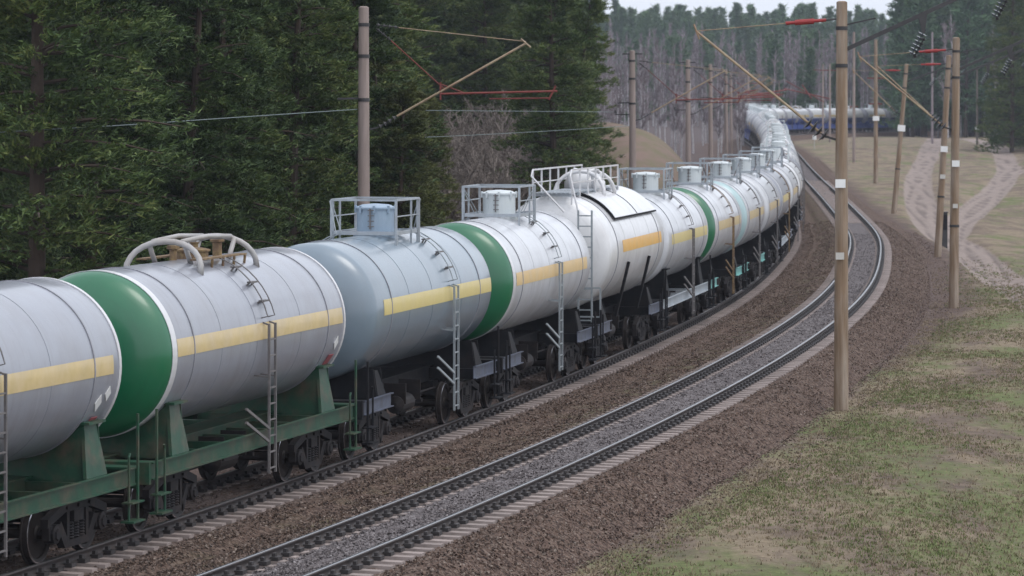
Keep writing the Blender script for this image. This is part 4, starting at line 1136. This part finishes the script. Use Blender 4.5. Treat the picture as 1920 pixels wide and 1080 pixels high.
# ------------------------------------------------------------------ trees
def tri_cloud(C, D, ln, wd):
    """needle sprays: centre C, direction D (n,3), half length ln, width wd -> V,F"""
    n = len(C); D = D / (np.linalg.norm(D, axis=1, keepdims=True) + 1e-9)
    R = rng.normal(size=(n, 3)); R -= (R * D).sum(1, keepdims=True) * D; R /= np.linalg.norm(R, axis=1, keepdims=True) + 1e-9
    V = np.stack([C - D * ln[:, None] * .5 + R * wd[:, None], C - D * ln[:, None] * .5 - R * wd[:, None], C + D * ln[:, None]], 1)
    return V.reshape(-1, 3), np.arange(n * 3).reshape(-1, 3)

def pine_meshes(h, rad, base, n, mt, con=.62, droop=.25, size=.17, seed=0, lumpy=.35, tuft=22, nbm=7.5):
    """trunk with boughs; the foliage is many small tufts of needles carried by the boughs"""
    g = np.random.default_rng(seed)
    tb = MB(); lean = g.normal(0, .012, 2)
    tb.path([(lean[0] * z * 3, lean[1] * z * 3, z) for z in np.linspace(-.6, h, 7)], .15 + h * .005, 8, r2=.03)
    C, D = [], []
    nb = int(h * nbm); nc = max(3, n // (nb * tuft))
    for i in range(nb):
        f = (i + g.random()) / nb; z = base + (h - base) * f
        L_ = rad * (1 - f) ** con * g.uniform(.5, 1.15) * (1 - lumpy * .5 + lumpy * g.random()) + .25
        az = g.uniform(0, 2 * math.pi); up = g.uniform(-.05, .35) + .35 * f
        cx, cy = lean * z * 3; pts = []
        for t in (0, .35, .7, 1): pts.append((cx + math.cos(az) * L_ * t, cy + math.sin(az) * L_ * t, z + L_ * (up * t - droop * t * t)))
        tb.path(pts, .03 + .010 * L_, 4, r2=.008, cap=False)
        t = .10 + .92 * g.random(nc) ** .65
        side = g.normal(0, 1, nc) * .24 * L_ * (.35 + t * .7); th = g.normal(0, .05 + .03 * L_, nc) - np.abs(side) * .25
        K = np.stack([cx + math.cos(az) * L_ * t - math.sin(az) * side, cy + math.sin(az) * L_ * t + math.cos(az) * side, z + L_ * (up * t - droop * t * t) + th], -1)
        ax = np.stack([math.cos(az) - math.sin(az) * np.sign(side) * .6, math.sin(az) + math.cos(az) * np.sign(side) * .6, .45 + 0 * t], -1)
        K = np.repeat(K, tuft, 0); ax = np.repeat(ax, tuft, 0); m = len(K)
        d = ax * g.uniform(.5, 1.2, (m, 1)) + g.normal(0, .50, (m, 3)); d /= np.linalg.norm(d, axis=1, keepdims=True)
        C.append(K + ax * (g.uniform(-.5, 1, (m, 1)) * size * 1.3) + g.normal(0, size * .45, (m, 3)) * (1, 1, .7)); D.append(d)
    C = np.concatenate(C); D = np.concatenate(D); m = len(C)
    V, F = tri_cloud(C, D, g.uniform(.6, 1.3, m) * size, g.uniform(.12, .22, m) * size)
    return tb.mesh('trunk', M['bark']), fast_mesh('crown', V, F, mt)

def bare_meshes(h, rad, seed, mt_trunk, mt_twig, nlimb=26, ntwig=14, up=1.1, tr=.13, stems=1, fine=1.0):
    g = np.random.default_rng(seed); tb = MB(); cb = MB()
    for s in range(stems):
        o = g.normal(0, .18 * rad, 2) if stems > 1 else (0, 0); ln = g.normal(0, .02 if stems == 1 else .16, 2); hh = h * g.uniform(.7, 1) if stems > 1 else h
        P = [(o[0] + ln[0] * z + .10 * math.sin(z * .9 + seed), o[1] + ln[1] * z, z) for z in np.linspace(-.4, hh, 8)]
        tb.path(P, tr, 6, r2=.02)
        for i in range(nlimb):
            f = g.uniform(.12 if stems > 1 else .25, .98); z = hh * f; az = g.uniform(0, 6.28); L_ = rad * (1 - f * .7) * g.uniform(.5, 1.1)
            b0 = Vector((o[0] + ln[0] * z, o[1] + ln[1] * z, z)); dr = Vector((math.cos(az), math.sin(az), up * g.uniform(.7, 1.5))).normalized()
            b1 = b0 + dr * L_ * .55; b2 = b1 + (dr + Vector((0, 0, .4))).normalized() * L_ * .55
            cb.path([b0, b1, b2], .035 * fine + tr * .12, 3, r2=.012, cap=False)
            for k in range(ntwig):
                t = g.random(); q = b0.lerp(b1, t * 2) if t < .5 else b1.lerp(b2, t * 2 - 1)
                d2 = (dr + Vector(g.normal(0, .75, 3)) + Vector((0, 0, .25))).normalized() * L_ * g.uniform(.2, .5)
                w_ = .012 * fine; sd_ = d2.cross(Vector(g.normal(0, 1, 3))).normalized() * w_
                cb.add([tuple(q - sd_), tuple(q + sd_), tuple(q + d2)], [(0, 1, 2)])
                for kk in range(2):
                    q2 = q + d2 * g.uniform(.3, .9); d3 = (d2.normalized() + Vector(g.normal(0, .7, 3))).normalized() * L_ * g.uniform(.1, .25)
                    sd3 = d3.cross(Vector(g.normal(0, 1, 3))).normalized() * w_ * .8
                    cb.add([tuple(q2 - sd3), tuple(q2 + sd3), tuple(q2 + d3)], [(0, 1, 2)])
    return tb.mesh('trunk', mt_trunk), cb.mesh('branches', mt_twig)

ZONES = [(-50, 'beyond the left edge above the cut-off wagon'), (110, 'above the cut-off leftmost wagon'), (200, 'above the wide green tank end'), (330, 'behind the left roof arch of the second wagon'),
         (480, 'behind the right roof arch of the second wagon'), (590, 'left of the blue hatch platform'), (670, 'just left of the pink-grey mast'), (780, 'just right of the pink-grey mast'),
         (880, 'behind the bracket of the pink-grey mast'), (980, 'above the white hatch of the pale wagon'), (1060, 'above the near end of the fat gas wagon'), (1160, 'left of the earth mound'),
         (1230, 'above the earth mound'), (1300, 'right of the earth mound'), (1400, 'left of the distant bend of the train'), (1480, 'above the distant bend of the train'), (1560, 'just left of the nearest mast'),
         (1650, 'just right of the nearest mast'), (1740, 'at the right end of the far wagons'), (1830, 'behind the second largest tan mast'), (1900, 'above the top of the dirt road'), (9999, 'at the right edge')]
def zone(x, y):
    u = 960 + 6217 * x / y
    return next(z for m_, z in ZONES if u < m_)
def tree(name, pair, x, y, s, rz, lab, cat, grp, partname='crown'):
    if grp != 'pines at the right edge': lab = ' '.join((lab + ' ' + zone(x, y)).split()[:16])
    r = empty(name, (x, y, gz(x, y) - .1), rz); r.scale = (s, s, s * random.uniform(.92, 1.08)); tag(r, lab, cat, grp)
    link('trunk', pair[0], r); link(partname, pair[1], r); return r

PINES = [pine_meshes(17, 3.0, .6, 80000, M['needles'], size=.135, seed=i, droop=.22 + .06 * i, nbm=8.5) for i in range(5)]
PINEY = pine_meshes(11, 2.3, .5, 50000, M['needles_y'], size=.125, seed=21, nbm=9)
FARP = [pine_meshes(20, 3.0, 1.5, 9000, M['needles_far'], con=.95, size=.50, seed=40 + i, droop=.15, tuft=10) for i in range(3)]
FARP += [pine_meshes(18, 2.4, 3, 6500, M['needles_far'], con=.8, size=.45, seed=50, droop=.05, tuft=10)]
BARE = [bare_meshes(18, 3.0, 60 + i, M['birch'], M['twig'], nlimb=40, ntwig=16, up=1.6, tr=.19, fine=3.0) for i in range(4)]
BUSH = [bare_meshes(5.6, 2.3, 80 + i, M['twig_g'], M['twig_g'], nlimb=24, ntwig=18, up=1.0, tr=.05, stems=8, fine=1.3) for i in range(3)]

# pine wall on the left
cnt = 0
for row, (off, step) in enumerate(((12.5, 3.6), (16.5, 4.0), (21.5, 4.6), (28, 5.5), (37, 7.0))):
    a = 10.0
    while a < 330:
        i = np.searchsorted(S, a); h = hd[i]; o = -(off + random.uniform(-1.5, 1.5)) - SPC[i]
        x = X2[i] + o * math.cos(h); y = Y2[i] - o * math.sin(h); u = 960 + 6217 * x / y
        a += step * random.uniform(.7, 1.3) * (1 if a < 120 else 1.3)
        lim = 1085 if y < 205 else 1062
        if u < -190 or u > lim or (735 < u < 1040 and y < 232): continue
        s = random.uniform(.85, 1.25) * (1 + .08 * row)
        if 690 < u < 1010 and row < 2 and random.random() < .45: tree('pine_tree', PINEY, x, y, s * 1.0, random.uniform(0, 6.28), 'yellowish green young pine', 'tree', 'pines behind the train')
        else: tree('pine_tree', PINES[cnt % 5], x, y, s, random.uniform(0, 6.28), ('dark front-row pine' if row == 0 else 'dark pine of the second row' if row == 1 else 'dark pine deep in the wood'), 'tree', 'pines behind the train')
        cnt += 1
for (u, d, s_) in ((742, 118, .85), (775, 124, .75), (727, 128, 1.0), (790, 140, .8)):
    tree('pine_tree', PINEY, (u - 960) / 6217 * d, d, s_, random.uniform(0, 6.28), 'yellowish green young pine', 'tree', 'pines behind the train')
# bare bushes between pines and mound
for (u, d, s) in ((820, 158, 1.0), (870, 165, 1.05), (915, 170, 1.15), (955, 176, 1.1), (840, 178, 1.2), (985, 185, .95), (900, 190, 1.25), (1040, 215, .9), (760, 160, .8), (800, 200, 1.3), (850, 205, 1.35), (930, 208, 1.4), (975, 212, 1.3), (1010, 214, 1.1), (890, 215, 1.4), (1060, 225, 1.0)):
    x = (u - 960) / 6217 * d; tree('bare_bush', random.choice(BUSH), x, d, s, random.uniform(0, 6.28), 'leafless grey-brown bush', 'bush', 'bare bushes beyond the train', 'branches')
# wooded hill behind
def hill(name, kinds, n, dmin, dmax, umin, umax, smin, smax, lab, cat, grp, seed, part):
    g = random.Random(seed); k = 0; tries = 0
    while k < n and tries < n * 6:
        tries += 1; d = g.uniform(dmin, dmax); u = g.uniform(umin, umax); x = (u - 960) / 6217 * d
        tree(name, g.choice(kinds), x, d, g.uniform(smin, smax), g.uniform(0, 6.28), lab, cat, grp, part); k += 1
hill('birch_tree', BARE, 130, 665, 760, 1090, 1980, .75, 1.1, 'bare birch at the foot of the hill', 'tree', 'leafless birches on the hill', 3, 'branches')
hill('birch_tree', BARE, 100, 760, 900, 1070, 1990, .8, 1.1, 'bare birch higher on the hill', 'tree', 'leafless birches on the hill', 4, 'branches')
hill('pine_tree', FARP, 85, 690, 880, 1150, 1900, .55, .95, 'dark pine among birches', 'tree', 'pines among the birches', 5, 'crown')
hill('pine_tree', FARP, 70, 930, 1040, 1040, 1990, .75, 1.15, 'green skyline pine', 'tree', 'pines on the skyline', 6, 'crown')
def wood_mass():
    src = []
    for m_ in (FARP[0][1], FARP[1][1], FARP[3][1]):
        v = np.zeros(len(m_.vertices) * 3); m_.vertices.foreach_get('co', v); v = v.reshape(-1, 3, 3)
        src.append(v[rng.permutation(len(v))[:3000]])
    Vs = []
    for i in range(260):
        d = rng.uniform(930, 1150); u = rng.uniform(600, 2000); x = (u - 960) / 6217 * d; v = src[i % 3].copy(); sc = rng.uniform(.85, 1.08); a = rng.uniform(0, 6.28)
        c = v.mean(1, keepdims=True); v = c + (v - c) * 1.6
        q = v.copy(); q[..., 0] = math.cos(a) * v[..., 0] - math.sin(a) * v[..., 1]; q[..., 1] = math.sin(a) * v[..., 0] + math.cos(a) * v[..., 1]
        Vs.append((q * sc + np.array([x, d, gz(x, d)])).reshape(-1, 3))
    V = np.concatenate(Vs); tag(link('distant_forest', fast_mesh('distant_forest', V, np.arange(len(V)).reshape(-1, 3), M['needles_far'])), 'mass of distant conifers on the skyline', kind='stuff')
wood_mass()
# bare trunks nearer, left of the bend
hill('birch_tree', BARE, 34, 380, 520, 1120, 1400, .55, .8, 'slender nearer leafless tree', 'tree', 'leafless trees left of the bend', 8, 'branches')
# right side conifers
hill('pine_tree', PINES, 18, 400, 520, 1890, 2060, 1.0, 1.5, 'dark green pine at the right edge above the dirt road', 'tree', 'pines at the right edge', 9, 'crown')
hill('birch_tree', BARE, 26, 600, 680, 1700, 1980, .9, 1.35, 'tall bare tree behind the bank', 'tree', 'bare trees behind the grass bank', 12, 'branches')
hill('pine_tree', FARP, 84, 605, 730, 1690, 2060, 1.0, 1.75, 'tall dark pine behind the bank', 'tree', 'pines behind the grass bank', 10, 'crown')

# ------------------------------------------------------------------ grass (stuff)
def grass_patch(name, n, ymin, ymax, lmin, lmax, h, col_m, lab, thr):
    y = ymin + (ymax - ymin) * rng.random(n) ** 1.5; l = rng.uniform(lmin, lmax, n); x = track_x(y) + l
    f = .5 + .5 * np.sin(x * .9 + 1.3 * np.sin(y * .23)) * np.cos(y * .31 + .8 * np.sin(x * .5)) + rng.normal(0, .22, n)
    k = (f > thr) & (rng.random(n) < (1 - sstep(y, 95, 185)) * sstep(y, 22, 48)); x, y = x[k], y[k]; u = 960 + 6217 * x / y; k = (u < 2500) & (rng.random(m if False else len(x)) < 1 - .96 * sstep(u, 1980, 2450)) & (u > 560); x, y = x[k], y[k]; m = len(x)
    z = ground_z(x, y)
    nb = 5
    C = np.repeat(np.stack([x, y, z], -1), nb, 0) + np.concatenate([rng.normal(0, .05, (m * nb, 2)), np.zeros((m * nb, 1))], 1)
    hh = np.repeat(rng.uniform(.5, 1.4, m), nb) * h * rng.uniform(.6, 1.2, m * nb)
    az = rng.uniform(0, 6.28, m * nb); wd = .008 + .006 * rng.random(m * nb) + C[:, 1] * .00004
    sx, sy = np.cos(az) * wd, np.sin(az) * wd; lx, ly = rng.normal(0, .5, m * nb) * hh, rng.normal(0, .5, m * nb) * hh
    V = np.stack([C + np.stack([sx, sy, -.01 + 0 * sx], -1), C - np.stack([sx, sy, .01 + 0 * sx], -1), C + np.stack([lx, ly, hh], -1)], 1).reshape(-1, 3)
    F = np.arange(m * nb * 3).reshape(-1, 3)
    me = fast_mesh(name, V, F, col_m); at = me.attributes.new('rnd', 'FLOAT', 'POINT'); at.data.foreach_set('value', np.repeat(rng.random(m * nb), 3).astype(np.float32))
    tag(link(name, me), lab, kind='stuff')
gm = mat('green_grass', (.1, .14, .04), .8, spec=.2); inst_color(gm, [(.070, .092, .030), (.115, .145, .048), (.17, .19, .078)])
sm_ = mat('straw_grass', (.3, .24, .14), .9, spec=.2); inst_color(sm_, [(.14, .108, .072), (.22, .172, .116), (.30, .245, .17)])
grass_patch('green_grass', 125000, 22, 190, 3.9, 24, .055, gm, 'short green grass growing in patches on the verge', .55)
grass_patch('dry_grass', 125000, 22, 190, 3.3, 24, .055, sm_, 'dry straw grass mixed over the verge', .25)

# ------------------------------------------------------------------ air
b = MB(); b.box(-700, 760, -60, 2620, -4, 75)
hm = bpy.data.materials.new('haze_air'); hm.use_nodes = True; t = hm.node_tree; t.nodes.clear()
pv = t.nodes.new('ShaderNodeVolumePrincipled'); pv.inputs['Color'].default_value = (.80, .86, 1, 1); pv.inputs['Density'].default_value = .00015
pv.inputs['Anisotropy'].default_value = .2; ou = t.nodes.new('ShaderNodeOutputMaterial'); t.links.new(pv.outputs[0], ou.inputs['Volume'])
tag(link('haze', b.mesh('haze', hm)), 'thin grey-blue air over the whole valley', kind='stuff')
SC.cycles.volume_bounces = 0
